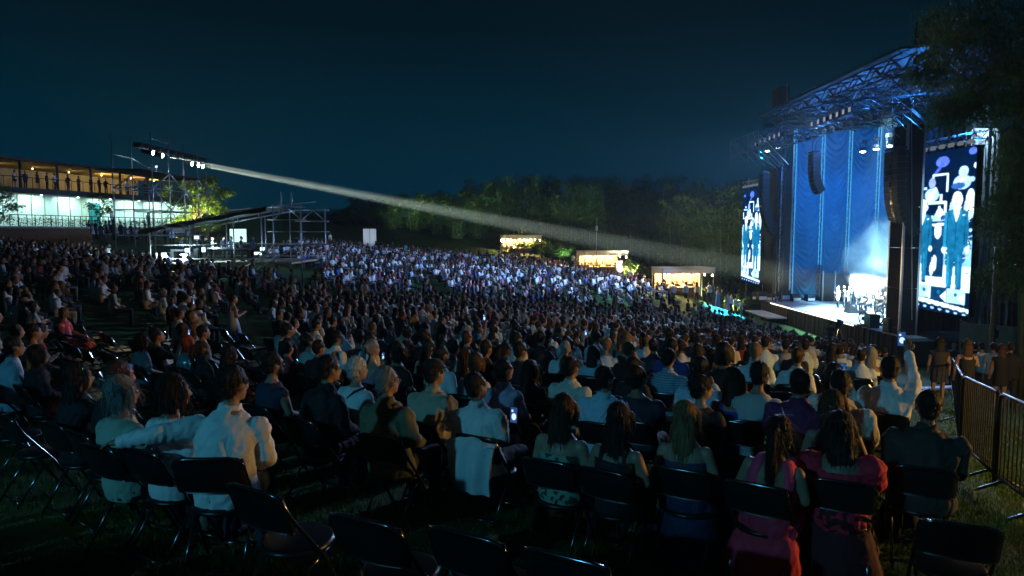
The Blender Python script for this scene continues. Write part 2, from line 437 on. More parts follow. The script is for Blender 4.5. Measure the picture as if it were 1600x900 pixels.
MB().tube([(0,0,0),(0,0,.5)],.03,6).build('stand',M['blackmat'],t); MB().box((0,0,.6),(.2,.12,.16)).build('housing',M['blackmat'],t); MB().box((0,-.07,.6),(.16,.02,.12)).build('lens',emit('tower_fill_lens',(.7,.9,1),2),t)
lamp_only('tower_fill_lamp','POINT',(-29.6,57.2,7.75),None,220,(.6,.85,1),.1)
M['spotface'] = emit('follow_spot_lens', (.93,1,.97), 60)
STAGE_AIM = Vector((28.6,55.5,-3.2))
FOLLOW_E = 9000000.0
spots_px = [(239,239),(254,243),(300,256),(310,258),(317,260)]
for i, (px, py) in enumerate(spots_px):
    p = on_plane(px, py, (-27.2,52,0), (1,.055,0))
    d = (STAGE_AIM + Vector((random.uniform(-.6,1.2), random.uniform(-1.5,1.5), .6)) - p).normalized()
    t = empty('follow_spot', p)
    tag(t, ['follow spot lamp on the near end of the tower truss','second follow spot lamp from the near end of the truss','third follow spot lamp along the tower truss','fourth follow spot lamp along the tower truss','follow spot lamp on the far end of the tower truss'][i], 'spotlight', 'follow spots on the tower')
    MB().tube([-d*.85, -d*.8, -d*.05, d*.0], [.12,.17,.19,.19], 10).build('housing', M['blackmat'], t, True)
    MB().tube([d*.004, d*.012], [.165,.165], 12).build('lens', M['spotface'], t)
    MB().bar((-.25*d.x,-.25*d.y,.1),(-.25*d.x,-.25*d.y,.35),.06).build('yoke', M['blackmat'], t)
    l = lamp_only('follow_spot_light', 'SPOT', p+d*.25, p+d*10, 0, (1,1,.78), .06, 2.5 if i in (1,4) else 1.9, .25)
    l.data.energy = FOLLOW_E*(.35,1.0,.3,.3,1.5)[i]

# ================================================================== FRONT OF HOUSE TENT
fo = empty('sound_desk_tent', (-20.5,49,-.4)); tag(fo, 'scaffold sound desk tent with sloping dark roof in the middle of the audience', 'tent')
foi = Matrix.Translation((20.5,-49,.4))
def fop(mb, name, m, smooth=False):
    o = mb.build(name, m, None, smooth); o.parent = fo; o.matrix_parent_inverse = foi; return o
def fo_line(name, p, q, r=.03): return fop(MB().tube([p,q], r*1.5, 6), name, M['steel'], True)
Yf, Yb = 46.5, 52.5
def rz_(x): return 2.35 + (x+24.6)/8.0*1.45
FX = [-24.6, -21.9, -18.9, -17.0]
for Y in (Yf, Yb):
    k_ = Y/Yf
    for x in FX: fo_line('upright', (x,Y,gz(x,Y)-.1), (x,Y,rz_(x)))
    for x in (-16.2, -14.3): fo_line('upright', (x,Y,gz(x,Y)-.1), (x,Y,4.0))
    fo_line('ledger', (-24.6,Y,.35), (-14.3,Y,.35)); fo_line('ledger', (-24.6,Y,1.3), (-14.3,Y,1.3), .024)
    fo_line('roof_beam', (-25,Y,rz_(-25)), (-16.6,Y,rz_(-16.6)), .045)
    fo_line('ledger', (-16.6,Y,3.85), (-14.0,Y,3.85)); fo_line('ledger', (-16.6,Y,3.0), (-14.0,Y,3.0)); fo_line('ledger', (-16.6,Y,2.2), (-14.0,Y,2.2))
    fo_line('brace', (-16.2,Y,3.0), (-15.2,Y,3.85)); fo_line('brace', (-15.2,Y,3.85), (-14.3,Y,3.0))
fo_line('mast', (-15.6,Yf,3.8), (-15.6,Yf,4.9)); fo_line('mast', (-14.9,Yf,3.8), (-14.9,Yf,4.85))
fo_line('brace', (-19,Yf,-.4), (-16.2,Yf,1.3)); fo_line('stair_rail', (-18.6,Yf-.2,-.5), (-15.4,Yf-.2,1.5)); fo_line('stair_rail', (-17.5,Yf-.2,-.5), (-14.6,Yf-.2,1.2))
fo_line('guard_rail', (-21.5,Yb,rz_(-21.5)+.9), (-15,Yb,rz_(-17)+.75), .024)
for x in (-21,-19.4,-17.8): fo_line('guard_post', (x,Yb,rz_(x)), (x,Yb,rz_(x)+.8), .024)
v = [(-25.2,Yf-.4,rz_(-25.2)+.05),(-16.4,Yf-.4,rz_(-16.4)+.05),(-16.4,Yb+.4,rz_(-16.4)+.25),(-25.2,Yb+.4,rz_(-25.2)+.25)]
mb = MB(); mb._add(v+[(x,y,z+.06) for x,y,z in v], [(3,2,1,0),(4,5,6,7),(0,1,5,4),(1,2,6,5),(2,3,7,6),(3,0,4,7)]); fop(mb, 'roof', mat('grey_roof_sheet',(.13,.15,.16),.7,0,.2,2,.2,8))
mb = MB(); vs=[]; fs=[]
for k in range(25):
    x = -25.1+8.6*k/24; zz = rz_(x); vs += [(x,Yf-.42+.03*math.sin(k*2.1),zz+.04),(x,Yf-.42+.05*math.sin(k*1.7),zz-.22-.05*math.sin(k*.9))]
for k in range(24): fs.append((2*k,2*k+2,2*k+3,2*k+1))
mb._add(vs,fs); fop(mb, 'valance', M['cloth_black'])
for k in range(5):
    fop(MB().box((-24.2+k*2.05,49.5,.05),(2.0,6.2,.12)), 'deck_board', M['deckwood'])
fop(MB().box((-15.3,49.5,1.24),(2.2,6,.1)), 'upper_platform', M['blackmat'])
for i,(x,w) in enumerate(((-19.8,3.2),(-22.8,1.6))):
    t = empty('control_desk', (x,47.6,.12)); tag(t, ['long black mixing desk inside the sound tent','short black control desk at the low end of the sound tent'][i], 'desk')
    MB().box((0,0,.85),(w,.8,.14),0,R(8)).build('console', M['blackmat'], t); MB().box((-w/2+.1,0,.39),(.12,.6,.78)).build('leg', M['blackmat'], t); MB().box((w/2-.1,0,.39),(.12,.6,.78)).build('leg', M['blackmat'], t)
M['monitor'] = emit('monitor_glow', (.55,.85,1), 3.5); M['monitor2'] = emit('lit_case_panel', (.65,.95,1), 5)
for i,(px,py,w,h) in enumerate(((293,391,.34,.26),(318,390,.24,.32),(410,389,.3,.2),(403,396,.5,.18),(307,371,.3,.2))):
    c = at(px,py,47.0); t = empty('monitor', c); tag(t, ['small bright monitor on the long mixing desk','upright white glowing monitor beside a console','glowing blue monitor by the tent stairs','wide blue lit screen low beside the stairs','small pale monitor under the sloping roof'][i], 'monitor')
    MB().box((0,.03,0),(w+.05,.05,h+.05)).build('casing', M['blackmat'], t); MB().box((0,-.005,0),(w,.01,h)).build('display', M['monitor'], t); MB().box((0,.04,-h/2-.15),(.06,.04,.3)).build('stand', M['blackmat'], t)
c = at(253,404,47.2); t = empty('equipment_rack', c); tag(t,'open equipment rack lit bright white inside the tent corner','rack')
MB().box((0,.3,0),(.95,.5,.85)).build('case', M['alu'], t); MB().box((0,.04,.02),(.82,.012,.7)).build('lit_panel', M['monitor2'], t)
for k in range(4): MB().box((0,.025,-.25+.17*k),(.86,.02,.02)).build('rail', M['alu'], t)
c = at(287,404,47.2); t = empty('flight_case', c); tag(t,'grey flight case standing on the tent deck','case')
MB().box((0,.3,0),(.55,.5,.6)).build('body', M['alu'], t); MB().box((0,.03,.2),(.6,.05,.05)).build('edge', M['steel'], t); MB().box((0,.03,-.2),(.6,.05,.05)).build('edge', M['steel'], t)
c = at(372,368,52.6); t = empty('projection_screen', c); tag(t,'pale projection board glowing behind the sound desk','screen')
MB().box((0,0,0),(1.25,.05,1.0)).build('board', emit('projection_glow',(.62,1,.95),1.3), t); MB().box((0,.05,0),(1.32,.04,1.08)).build('frame', M['blackmat'], t)
lamp_only('rack_light','POINT', at(262,398,46.2), None, 400, (.65,.95,1), .2)
lamp_only('desk_light','POINT', at(335,380,48.5), None, 420, (.55,.85,1), .2)

# white boards on the hill
for i,px in enumerate((572.5,583)):
    p = at(px,378,78); t = empty('white_board', (p.x,p.y,gz(p.x,p.y))); tag(t, ['tall white board standing on the grass hill, farther from the beam of trees','tall white board standing on the grass hill beside the camera crew'][i],'board','white boards on the hill')
    hh = at(px,357.5,78).z-gz(p.x,p.y)
    MB().box((0,0,hh/2),(.72,.05,hh)).build('panel', M['white'], t); MB().bar((0,.05,hh*.7),(0,.7,0),.05).build('strut', M['steel'], t)
lamp_only('board_light','SPOT', at(560,372,74), at(578,366,78), 160, (.9,1,.95), .1, 40, .6)
GROVE_E = 8500.
# ================================================================== FOLIAGE
def leaf_geo(P, l, w, droop=.5, spread=1.0):
    n = len(P); a = rng.uniform(0, 2*np.pi, n)
    d = np.stack([np.cos(a)*spread, np.sin(a)*spread, rng.normal(-droop, .45, n)], 1); d /= np.linalg.norm(d, axis=1)[:,None]
    s = np.stack([-d[:,1], d[:,0], rng.normal(0,.35,n)], 1); s /= np.linalg.norm(s, axis=1)[:,None]
    ll = l*rng.uniform(.6,1.4,n)[:,None]; ww = w*rng.uniform(.7,1.3,n)[:,None]
    v = np.stack([P, P+d*ll*.45+s*ww*.5, P+d*ll+np.array([0,0,-.12])*ll, P+d*ll*.45-s*ww*.5], 1)
    return v.reshape(-1,3)
def leaf_mesh(name, V, m):
    me = bpy.data.meshes.new(name); n = len(V)//4
    me.from_pydata(V.tolist(), [], [(4*i,4*i+1,4*i+2,4*i+3) for i in range(n)]); me.materials.append(m); return me
def bamboo_meshes(seed, h, nculm=12, nl=1500, l=.55, w=.13, rad=1.6):
    r = random.Random(seed); mb = MB(); P = []
    for c in range(nculm):
        a = r.uniform(0, 6.28); q = rad*.5*math.sqrt(r.random()); bx, by = q*math.cos(a), q*math.sin(a)
        lean = r.uniform(.5,1.5)*rad; a2 = a + r.uniform(-.8,.8); hh = h*r.uniform(.72,1.0); pts = []
        for k in range(8):
            t = k/7; pts.append(Vector((bx+math.cos(a2)*lean*t**2.4, by+math.sin(a2)*lean*t**2.4, hh*(t-.08*t**5))))
        mb.tube(pts, [.05*(1-.8*k/7)+.008 for k in range(8)], 5)
        for s in range(nl//nculm//7):
            t = .05+.95*r.random()**.8; i = min(6,int(t*7)); p = pts[i].lerp(pts[i+1], t*7-i)
            c2 = p + Vector((r.gauss(0,.55), r.gauss(0,.55), r.gauss(0,.35)))*(1.25-.6*t)
            for _ in range(7): P.append(c2 + Vector((r.gauss(0,.20), r.gauss(0,.20), r.gauss(0,.16))))
    return mb.mesh('culms', [M['culm']], True), leaf_mesh('crown', leaf_geo(np.array([tuple(p) for p in P]), l, w, .55), M['bamboo'])
BH = 11.0
BVAR = [bamboo_meshes(100+i, BH, 13, 3400, .62, .15, 2.0) for i in range(5)]
TOPS = [(500,322),(540,312),(600,298),(660,288),(720,281),(770,268),(820,258),(860,256),(900,262),(940,262),(1000,264),(1060,268),(1110,272),(1150,258),(1200,262),(1250,270)]
def topy(px):
    return float(np.interp(px, [t[0] for t in TOPS], [t[1] for t in TOPS]))
def bamboo(px, Y, dy=0, sc=1.0, label=''):
    p = at(px, topy(px)+dy, Y); g = gz(p.x, Y); h = p.z - g
    k = random.randrange(5); t = empty('bamboo_clump', (p.x,Y,g), random.uniform(0,6.28)); s = h/BH
    t.scale = (max(.8,min(1.25,s))*sc,)*2+(s,)
    link('culms', BVAR[k][0], t); link('crown', BVAR[k][1], t)
    tag(t, label, 'bamboo', 'bamboo clumps behind the audience')
    return t
ORD = ['first','second','third','fourth','fifth','sixth','seventh','eighth','ninth','tenth','eleventh','twelfth','thirteenth','fourteenth','fifteenth','sixteenth','seventeenth','eighteenth','nineteenth','twentieth']
def ordn(i):
    if i < 20: return ORD[i]
    n = i+1; suf = 'th' if 10 <= n%100 <= 20 else {1:'st',2:'nd',3:'rd'}.get(n%10,'th'); return f'{n}{suf}'
front = np.linspace(508, 1165, 20)
for i, px in enumerate(front):
    Y = float(np.interp(px, [500,800,1000,1170],[104,98,84,74])) + random.uniform(-1.5,1.5)
    bamboo(px, Y, random.uniform(2,16), 1.0, f'leafy green bamboo clump, {ordn(i)} from the hill end of the grove front')
back = np.linspace(530, 1240, 17)
for i, px in enumerate(back):
    Y = float(np.interp(px, [500,800,1000,1170,1250],[111,106,93,82,78])) + random.uniform(-1.5,1.5)
    bamboo(px, Y, random.uniform(-6,6), 1.1, f'tall dark bamboo clump at the back of the grove, {ordn(i)} from the hill end')
# low shrubs at the foot of the grove and by the bars
def shrub_mesh(seed, n=700):
    r = random.Random(seed); P = []
    for _ in range(n//6):
        a = r.uniform(0,6.28); q = .75*math.sqrt(r.random()); z = .15+1.0*r.random()*(1-.5*q)
        for _ in range(6): P.append((q*math.cos(a)+r.gauss(0,.09), q*math.sin(a)+r.gauss(0,.09), max(.03,z+r.gauss(0,.09))))
    st = MB()
    for k in range(7):
        a = k*.9; st.tube([(0,0,-.1),(.2*math.cos(a),.2*math.sin(a),.45),(.5*math.cos(a),.5*math.sin(a),.85)], [.03,.02,.01], 4)
    return st.mesh('stems',[M['bark']]), leaf_mesh('foliage', leaf_geo(np.array(P), .34, .11, -.1), M['plant'])
SVAR = [shrub_mesh(300+i) for i in range(3)]
def shrub(x, y, s, label, group='shrubs beside the bars'):
    t = empty('shrub', (x,y,gz(x,y)), random.uniform(0,6)); t.scale = (s,s,s*random.uniform(.9,1.3)); k = random.randrange(3)
    link('stems', SVAR[k][0], t); link('foliage', SVAR[k][1], t); tag(t, label, 'shrub', group); return t
for i, px in enumerate(np.linspace(770,1150,24)):
    Y = float(np.interp(px,[770,820,940,1070,1150],[93,91,76,63.5,66])) + random.uniform(-.5,1.5)
    p = at(px, 400, Y); shrub(p.x, Y, random.uniform(1.0,2.0), f'leafy shrub at the foot of the bamboo, {ordn(i)} from the hill side')

# uplit tree beside the pavilion
def leafy_tree(name, base, h, blobs, nleaf, lsize, label, tr=.16, m='tree'):
    t = empty(name, base); mb = MB(); top = Vector((0,0,h*.42))
    mb.tube([(0,0,-.3),(.05,0,h*.2),top], [tr*1.25,tr,tr*.7], 8); P = []
    for (c, r) in blobs:
        c = Vector(c); mid = top.lerp(c,.5)+Vector((random.uniform(-.2,.2),random.uniform(-.2,.2),.15))
        mb.tube([top*.85, mid, c], [tr*.5,tr*.3,tr*.1], 6)
        for k in range(nleaf//len(blobs)//8):
            d = Vector((random.gauss(0,1),random.gauss(0,1),random.gauss(0,1))).normalized()*random.random()**.45
            q = c+Vector((d.x*r[0],d.y*r[1],d.z*r[2]))
            for _ in range(8): P.append(tuple(q+Vector((random.gauss(0,.13),random.gauss(0,.13),random.gauss(0,.10)))))
        for _ in range(3):
            e = c+Vector((random.uniform(-1,1)*r[0]*.7,random.uniform(-1,1)*r[1]*.7,random.uniform(-.5,1)*r[2]*.6)); mb.tube([mid.lerp(c,.6), e],[tr*.16,tr*.05],4)
    mb.build('trunk', M['bark'], t, True); link('crown', leaf_mesh('crown', leaf_geo(np.array(P), lsize, lsize*.5, .1), M[m]), t)
    tag(t, label, 'tree'); return t
b0 = at(303,352,73); gb = gz(b0.x,73)
bl = [(-1.6,0,2.2,1.1),(-.2,.5,3.3,1.3),(-1.8,.6,3.9,1.2),(1.2,0,4.3,1.4),(2.5,-.3,3.3,1.2),(2.9,.4,5.0,1.1),(.3,-.6,5.6,1.3),(3.3,.2,2.0,.9),(-2.6,0,5.2,1.0),(1.7,.3,6.3,1.0)]
leafy_tree('broadleaf_tree', (b0.x,73,gb), 5.5, [((x,y,z),(r,r,r*.6)) for x,y,z,r in bl], 5200, .30, 'spreading tree uplit bright yellow green beside the scaffold tower')
b1 = at(335,350,76); leafy_tree('round_shrub', (b1.x,76,gz(b1.x,76)), 2.2, [((dx,0,1.0+abs(.2*dx)),(.9,.9,.75)) for dx in (-2,-1,0,1,2)], 3000, .22, 'rounded olive bush lit amber below the uplit tree', .08, 'plant')
for c in ((290,349,71.0),(322,351,74.2),(275,345,72.5)):
    p = at(*c); g = gz(p.x,c[2]); t = empty('garden_uplight', (p.x,c[2],g+.0)); tag(t, ['small ground uplight under the trunk side of the lit tree','small ground uplight under the round olive bush','small ground uplight closest to the white pavilion wall'][[290,322,275].index(c[0])],'lamp','garden uplights under the tree')
    MB().tube([(0,0,-.05),(0,0,.18)],[.09,.12],8).build('housing', M['blackmat'], t); MB().tube([(0,0,.185),(0,0,.195)],.1,8).build('lens', emit('uplight_lens',(1,.9,.35),6), t)
    lamp_only('garden_uplight_lamp','SPOT',(p.x,c[2],g+.25),(p.x+random.uniform(-.4,.6),c[2]+.3,g+5), 3800, (1,.95,.25), .1, 110, .5)
bs = at(155,352,64); leafy_tree('small_tree', (bs.x,64,FZ-.3), 2.6, [((dx,0,z),(.55,.5,.5)) for dx,z in ((-.7,2.2),(.5,2.6),(.1,1.7),(.9,1.9))], 620, .26, 'small young tree in front of the white wall', .05)
bs = at(-8,352,56); leafy_tree('small_tree', (bs.x,56,2.0), 3.6, [((dx,0,z),(.8,.7,.6)) for dx,z in ((-.2,2.5),(.9,3.2),(.6,1.4),(1.5,2.4),(0,3.9))], 1300, .26, 'young tree at the picture edge before the pavilion', .06)
# terrace hedge foliage
P = np.array([(*facpt(t, 6.6+rng.normal(0,.18)).xy, FZ+rng.uniform(.05,.75)) for t in rng.uniform(.1,.62,2400)]) - np.array([-42,66,FZ])
link('foliage', leaf_mesh('foliage', leaf_geo(P,.22,.10,-.2), M['plant']), hd)

# overhanging bamboo at the near side
def near_bamboo(i, px, Y, blobs, label):
    base = at(px, 560, Y); g = gz(base.x, Y); t = empty('bamboo_clump', (base.x,Y,g)); o = Vector((base.x,Y,g)); mb = MB(); P = []
    for (bx,by,rx,ry,dY) in blobs:
        c = at(bx,by,Y+dY)-o; s = (Y+dY)/FPX; wx, wz = rx*s, ry*s
        st = Vector((random.uniform(-.7,.7),random.uniform(-.5,.5),-.2)); mid = Vector((st.x+(c.x-st.x)*.25, st.y+(c.y-st.y)*.25, c.z*.75+1.2))
        for k in range(3):
            e = c+Vector((random.uniform(-.5,.5)*wx,random.uniform(-.6,.6),random.uniform(-.2,.5)*wz)); mb.tube([st+Vector((random.uniform(-.2,.2),random.uniform(-.2,.2),0)), st.lerp(mid,.5)+Vector((0,0,mid.z*.12)), mid, e],[.05,.045,.03,.008],5)
        n = int(50*wx*wz)+50
        for _ in range(n):
            d = Vector((random.gauss(0,1),random.gauss(0,1),random.gauss(0,1))).normalized()*random.random()**.4
            q = c+Vector((d.x*wx,d.y*1.1,d.z*wz))
            for _ in range(13): P.append(tuple(q+Vector((random.gauss(0,.17),random.gauss(0,.17),random.gauss(0,.15)-.1))))
    mb.build('culms', M['culm'], t, True); link('crown', leaf_mesh('crown', leaf_geo(np.array(P),.26,.05,.75), M['bamboo']), t)
    tag(t, label, 'bamboo'); return t
near_bamboo(0, 1640, 21, [(1530,40,90,60,0),(1590,140,60,80,-1),(1540,140,70,45,1),(1595,260,32,70,0),(1490,165,35,30,1),(1592,330,32,60,.5),(1605,400,36,60,0)], 'dark bamboo overhanging the near end of the stage, hanging lowest')
near_bamboo(1, 1700, 26, [(1480,60,50,60,0),(1450,110,24,30,0),(1592,250,36,60,0),(1588,420,32,45,0),(1553,330,10,40,0),(1600,60,60,60,0),(1556,430,11,26,0)], 'dark bamboo farther back behind the big screen')

# ground lamps added to brighten the bamboo grove
for i,(px,Y) in enumerate(((620,99),(720,95),(800,94),(880,86),(985,75),(1110,66),(1150,69))):
    Y-=5; p=at(px,400,Y); g=gz(p.x,Y); t=empty('grove_fill',(p.x,Y,g)); tag(t,f'low added fill lamp at the foot of the bamboo, {ordn(i)} from the hill','lamp','added fill lamps before the bamboo')
    MB().box((0,0,.14),(.3,.16,.2),0,R(-35)).build('housing',M['blackmat'],t); MB().box((0,.1,.17),(.24,.02,.14),0,R(-35)).build('lens',emit('grove_fill_lens',(.9,1,.6),3),t); MB().tube([(0,0,-.1),(0,0,.1)],.03,6).build('stake',M['tube_dark'],t)
    lamp_only('grove_fill_lamp','SPOT',(p.x,Y,g+.4),(p.x+.6,Y+8,g+8.5),GROVE_E*(.6 if i<4 else 1.3),(.62,1,.62) if i<4 else (.95,.92,.55),.2,88,1.0)
DECK_E, CURT_E, ROOF_E, AUD_E, SMOKE_E, SCREEN_E = 150000., 750., 1300., 58000., 55000., 2.2
# ================================================================== BARS AT THE FAR EDGE
M['bulb'] = emit('warm_bulb', (1,.72,.36), 30)
M['bulbw'] = emit('festoon_bulb', (1,.82,.52), 40)
M['sign'] = mat('purple_sign_cloth', (.16,.13,.22), .8)
BARS = []
def bar(px, ytop, Y, w, rz, label, signpost):
    p = at(px, ytop, Y); H = 2.75; z0 = p.z-H
    t = empty('drinks_bar', (p.x,Y,z0), rz); tag(t, label, 'bar'); BARS.append(t); hw = w/2
    for sx in (-1,1):
        for sy in (-1,1): MB().bar((sx*hw*.98,sy*1.2,-.6),(sx*hw*.98,sy*1.2,H-.05),.09).build('post', M['blackmat'], t)
    MB().box((0,-1.25,H-.24),(w,.05,.46)).build('fascia', M['canvas'], t)
    MB().box((-hw,0,H-.24),(.05,2.5,.46)).build('fascia', M['canvas'], t); MB().box((hw,0,H-.24),(.05,2.5,.46)).build('fascia', M['canvas'], t)
    MB().box((0,0,H+.02),(w+.1,2.6,.05)).build('canopy_top', M['canvas'], t)
    ct = MB().box((-.4,-.8,.52),(w*.62,.5,1.04)).build('counter', M['wood'], t); MB().box((-.4,-.8,1.07),(w*.64,.6,.06)).build('counter_top', M['deckwood'], ct)
    for k in range(5): MB().box((-.4-w*.31+w*.62*(k+.5)/5,-1.06,.5),(w*.62/5-.03,.03,.9)).build('counter_board', M['wood'], ct)
    MB().box((0,1.15,1.2),(w*.9,.08,2.0)).build('back_panel', M['deckwood'], t)
    sh = MB().box((0,.95,1.25),(w*.8,.3,.05)).build('shelf', M['wood'], t)
    for k in range(12):
        x = -w*.38+w*.76*k/11; MB().tube([(x,.95,1.28),(x,.95,1.46),(x,.95,1.5),(x,.95,1.6)],[.045,.045,.018,.018],6).build('bottle', M['tube_dark'] if k%3 else M['offwhite'], sh)
    for k in range(9):
        x = -hw*.9+w*.9*k/8; y = -1.0+.3*math.sin(k*1.3); b_ = MB().ell((x,y,H-.52-.06*(k%3)),(.07,.07,.09),8,6).build('bulb', M['bulbw'], t)
    for dx in (-w*.28, w*.22):
        c = Matrix.Rotation(rz,3,'Z') @ Vector((dx,-.2,H-.55)); lamp_only('bar_lamp','POINT', Vector((p.x,Y,z0))+c, None, BAR_E, (1,.66,.28), .25)
    if signpost:
        s = empty('menu_sign', Vector((p.x,Y,z0-.4))+Matrix.Rotation(rz,3,'Z')@Vector((hw*.45,-2.0,0)), rz); tag(s,'upright purple menu board beside the middle bar','sign')
        MB().box((0,0,1.15),(.75,.06,2.0)).build('board', M['sign'], s); MB().box((0,.2,.05),(.8,.5,.08)).build('foot', M['blackmat'], s)
        for k in range(6): MB().box((0,-.035,1.9-.22*k),(.5-.08*(k%3),.01,.06)).build('text_line', M['offwhite'], s)
    return t
BAR_E = 1000
bar(1067,418,60,4.8,R(10),'open drinks bar nearest the stage, strung with bulbs and full of staff',False)
bar(941,392,73,4.9,R(14),'middle drinks bar with broad timber counter and white canopy',True)
bar(814,367.5,90,4.9,R(18),'small bright drinks bar farthest up the hill',False)
p = at(932,395,71); t = empty('antenna_mast',(p.x,71,gz(p.x,71))); tag(t,'thin pale mast rising in front of the bamboo','mast')
hh = at(932,340,71).z-gz(p.x,71); MB().tube([(0,0,-.1),(0,0,hh)],[.05,.025],6).build('pole',M['steel'],t); MB().box((0,0,hh*.82),(.22,.12,.5)).build('box',M['white'],t); MB().tube([(0,0,0),(.5,0,.05)],.02,4).build('foot',M['steel'],t)
# reflector poles / plants glowing at the first bar
p = at(785,388,88); t = empty('floor_lamp',(p.x,88,gz(p.x,88))); tag(t,'warm globe lamp at the corner of the uphill bar','lamp')
MB().tube([(0,0,0),(0,0,1.5)],.03,6).build('pole',M['blackmat'],t); MB().ell((0,0,1.65),(.2,.2,.2),10,8).build('globe',M['bulb'],t); MB().tube([(0,0,0),(0,0,.05)],.18,10).build('base',M['blackmat'],t)

# ================================================================== STAGE
SN = Vector((1,.05,0)); SP0 = Vector((25.9,38.7,0))
def sp(px, py, off=0.0): return on_plane(px, py, SP0+Vector((off,0,0)), SN)
DZ = -4.1
st = empty('stage', (30,52,DZ)); tag(st,'raised concert stage with black skirt and bright floor','stage')
sti = Matrix.Translation((-30,-52,-DZ))
def stp(mb, name, m, smooth=False, par=None):
    o = mb.build(name, m, None, smooth); o.parent = par or st
    o.matrix_parent_inverse = sti; return o
M['stagefloor'] = mat('pale_stage_floor', (.52,.54,.58), .35, 0, .1, 1.5)
for i in range(8):
    for j in range(6):
        if i < 2 and j > 0: continue
        if i < 2: stp(MB().box((23.95, 40+23*(i+.5)/8, DZ-.1), (1.3, 23/8-.012, .2)), 'deck_panel', M['stagefloor']); continue
        stp(MB().box((23.3+15*(j+.5)/6, 40+23*(i+.5)/8, DZ-.1), (15/6-.012, 23/8-.012, .2)), 'deck_panel', M['stagefloor'])
stp(MB().box((30.8,51.5,DZ-.95),(14.6,22.6,1.45)), 'substructure', M['blackmat'])
vs=[]; fs=[]
N=160
for k in range(N+1):
    y = 40+23.2*k/N; x = 23.22+.05*math.sin(k*1.1)+.03*math.sin(k*2.7); vs += [(x,y,DZ-.02),(x-.04,y,gz(22.5,y)-.3)]
for k in range(N): fs.append((2*k,2*k+2,2*k+3,2*k+1))
mb=MB(); mb._add(vs,fs); stp(mb,'skirt',M['cloth_black'])
M['edgedot'] = emit('stage_edge_light',(1,.93,.75),5)
for k in range(52):
    y = 46+15*k/52; stp(MB().box((23.14,y,DZ-.05),(.06,.07,.07)),'edge_light',M['edgedot'])
# lower apron step in front
stp(MB().box((22.2,59.5,DZ-.9),(1.6,5.5,.12)),'side_ramp',M['stagefloor'])

# --- curtains
CA = at(1234,470,65.5); CB = at(1412,470,63.0)
CA = Vector((CA.x,CA.y,0)); CB = Vector((CB.x,CB.y,0)); cd = (CB-CA); cn = Vector((cd.y,-cd.x,0)).normalized()
def cpx(px):  # fraction along the curtain wall for a pixel column
    h = on_plane(px, 400, CA, cn); return (h-CA).dot(cd)/cd.length_squared
edges = [1237,1280,1322,1366,1412]; ZT, ZB = 12.0, DZ+.02
cl = ['wrinkled blue lit curtain at the far side of the stage','second wrinkled blue curtain from the far side','third blue curtain, above the dark backdrop box','blue curtain beside the near speaker array, half hidden by smoke']
for q in range(4):
    f0, f1 = cpx(edges[q]+2), cpx(edges[q+1]-2); nu, nv = 46, 170; V=[]
    ph = random.uniform(0,6)
    for j in range(nv+1):
        b = j/nv; z = ZB+(ZT-ZB)*b
        for i in range(nu+1):
            a = i/nu; s = 2*a-1
            sw = z*1.05 - (1.5+.5*math.sin(z*.4+ph))*(s*s)*1.1 + .35*noise.noise((a*2.2+q*7, z*.35, ph))
            amp = .065*(.35+.65*max(0,noise.noise((a*1.7+q*3, z*.22, 3.1))+.45))
            d = amp*math.sin(sw*10.0+1.2*noise.noise((a*3,z*.8,q))) + .05*math.sin(a*9+ph) + .12*noise.noise((a*2,z*.3,q+9)) + .025*noise.noise((a*9,z*1.8,q))
            p = CA+cd*(f0+(f1-f0)*a)+cn*d; V.append((p.x,p.y,z))
    F=[(j*(nu+1)+i,j*(nu+1)+i+1,(j+1)*(nu+1)+i+1,(j+1)*(nu+1)+i) for j in range(nv) for i in range(nu)]
    mb=MB(); mb._add(V,F); o = mb.build('stage_curtain',M['drape'],None,True); tag(o,cl[q],'curtain','curtains hung along the far side of the stage')
M['ledtube'] = emit('blue_led_tube',(.06,.45,1.0),1.1)
for q,px in enumerate(edges[:4]):
    f = cpx(px); p = CA+cd*f-cn*.0; sgn = -1 if cn.y>0 else 1
    t = empty('light_tower',(p.x,p.y,DZ)); tag(t,['glowing blue vertical light bar at the far edge of the curtains','second glowing vertical light bar from the far side','third glowing vertical light bar between the curtains','glowing vertical light bar nearest the big speaker array'][q],'light bar','vertical light bars between the curtains')
    off = cn*sgn*.28; u_ = cd.normalized()
    for k in (-1,1):
        c = off+u_*(.11*k); MB().bar((c.x,c.y,.3 if q in(0,) else 3.2),(c.x,c.y,ZT-DZ-.3),.055).build('light_tube',M['ledtube'],t)
    mb=MB(); truss(mb,(off.x*.3,off.y*.3,0),(off.x*.3,off.y*.3,ZT-DZ),.2,.02,.01,.6,4); mb.build('truss',M['alu'],t)
# dark backdrop box behind performers
bx_ = empty('backdrop_frame',(29.6,62,DZ)); tag(bx_,'dark masked frame standing low in front of the curtains','frame')
mb = MB(); mb.box((0,0,1.25),(2.9,.35,2.5)); mb.build('black_cloth',M['cloth_black'],bx_)
for dx in (-1.4,-.3,1.4): MB().bar((dx,-.25,0),(dx,-.25,2.8),.09).build('post',M['alu'],bx_)

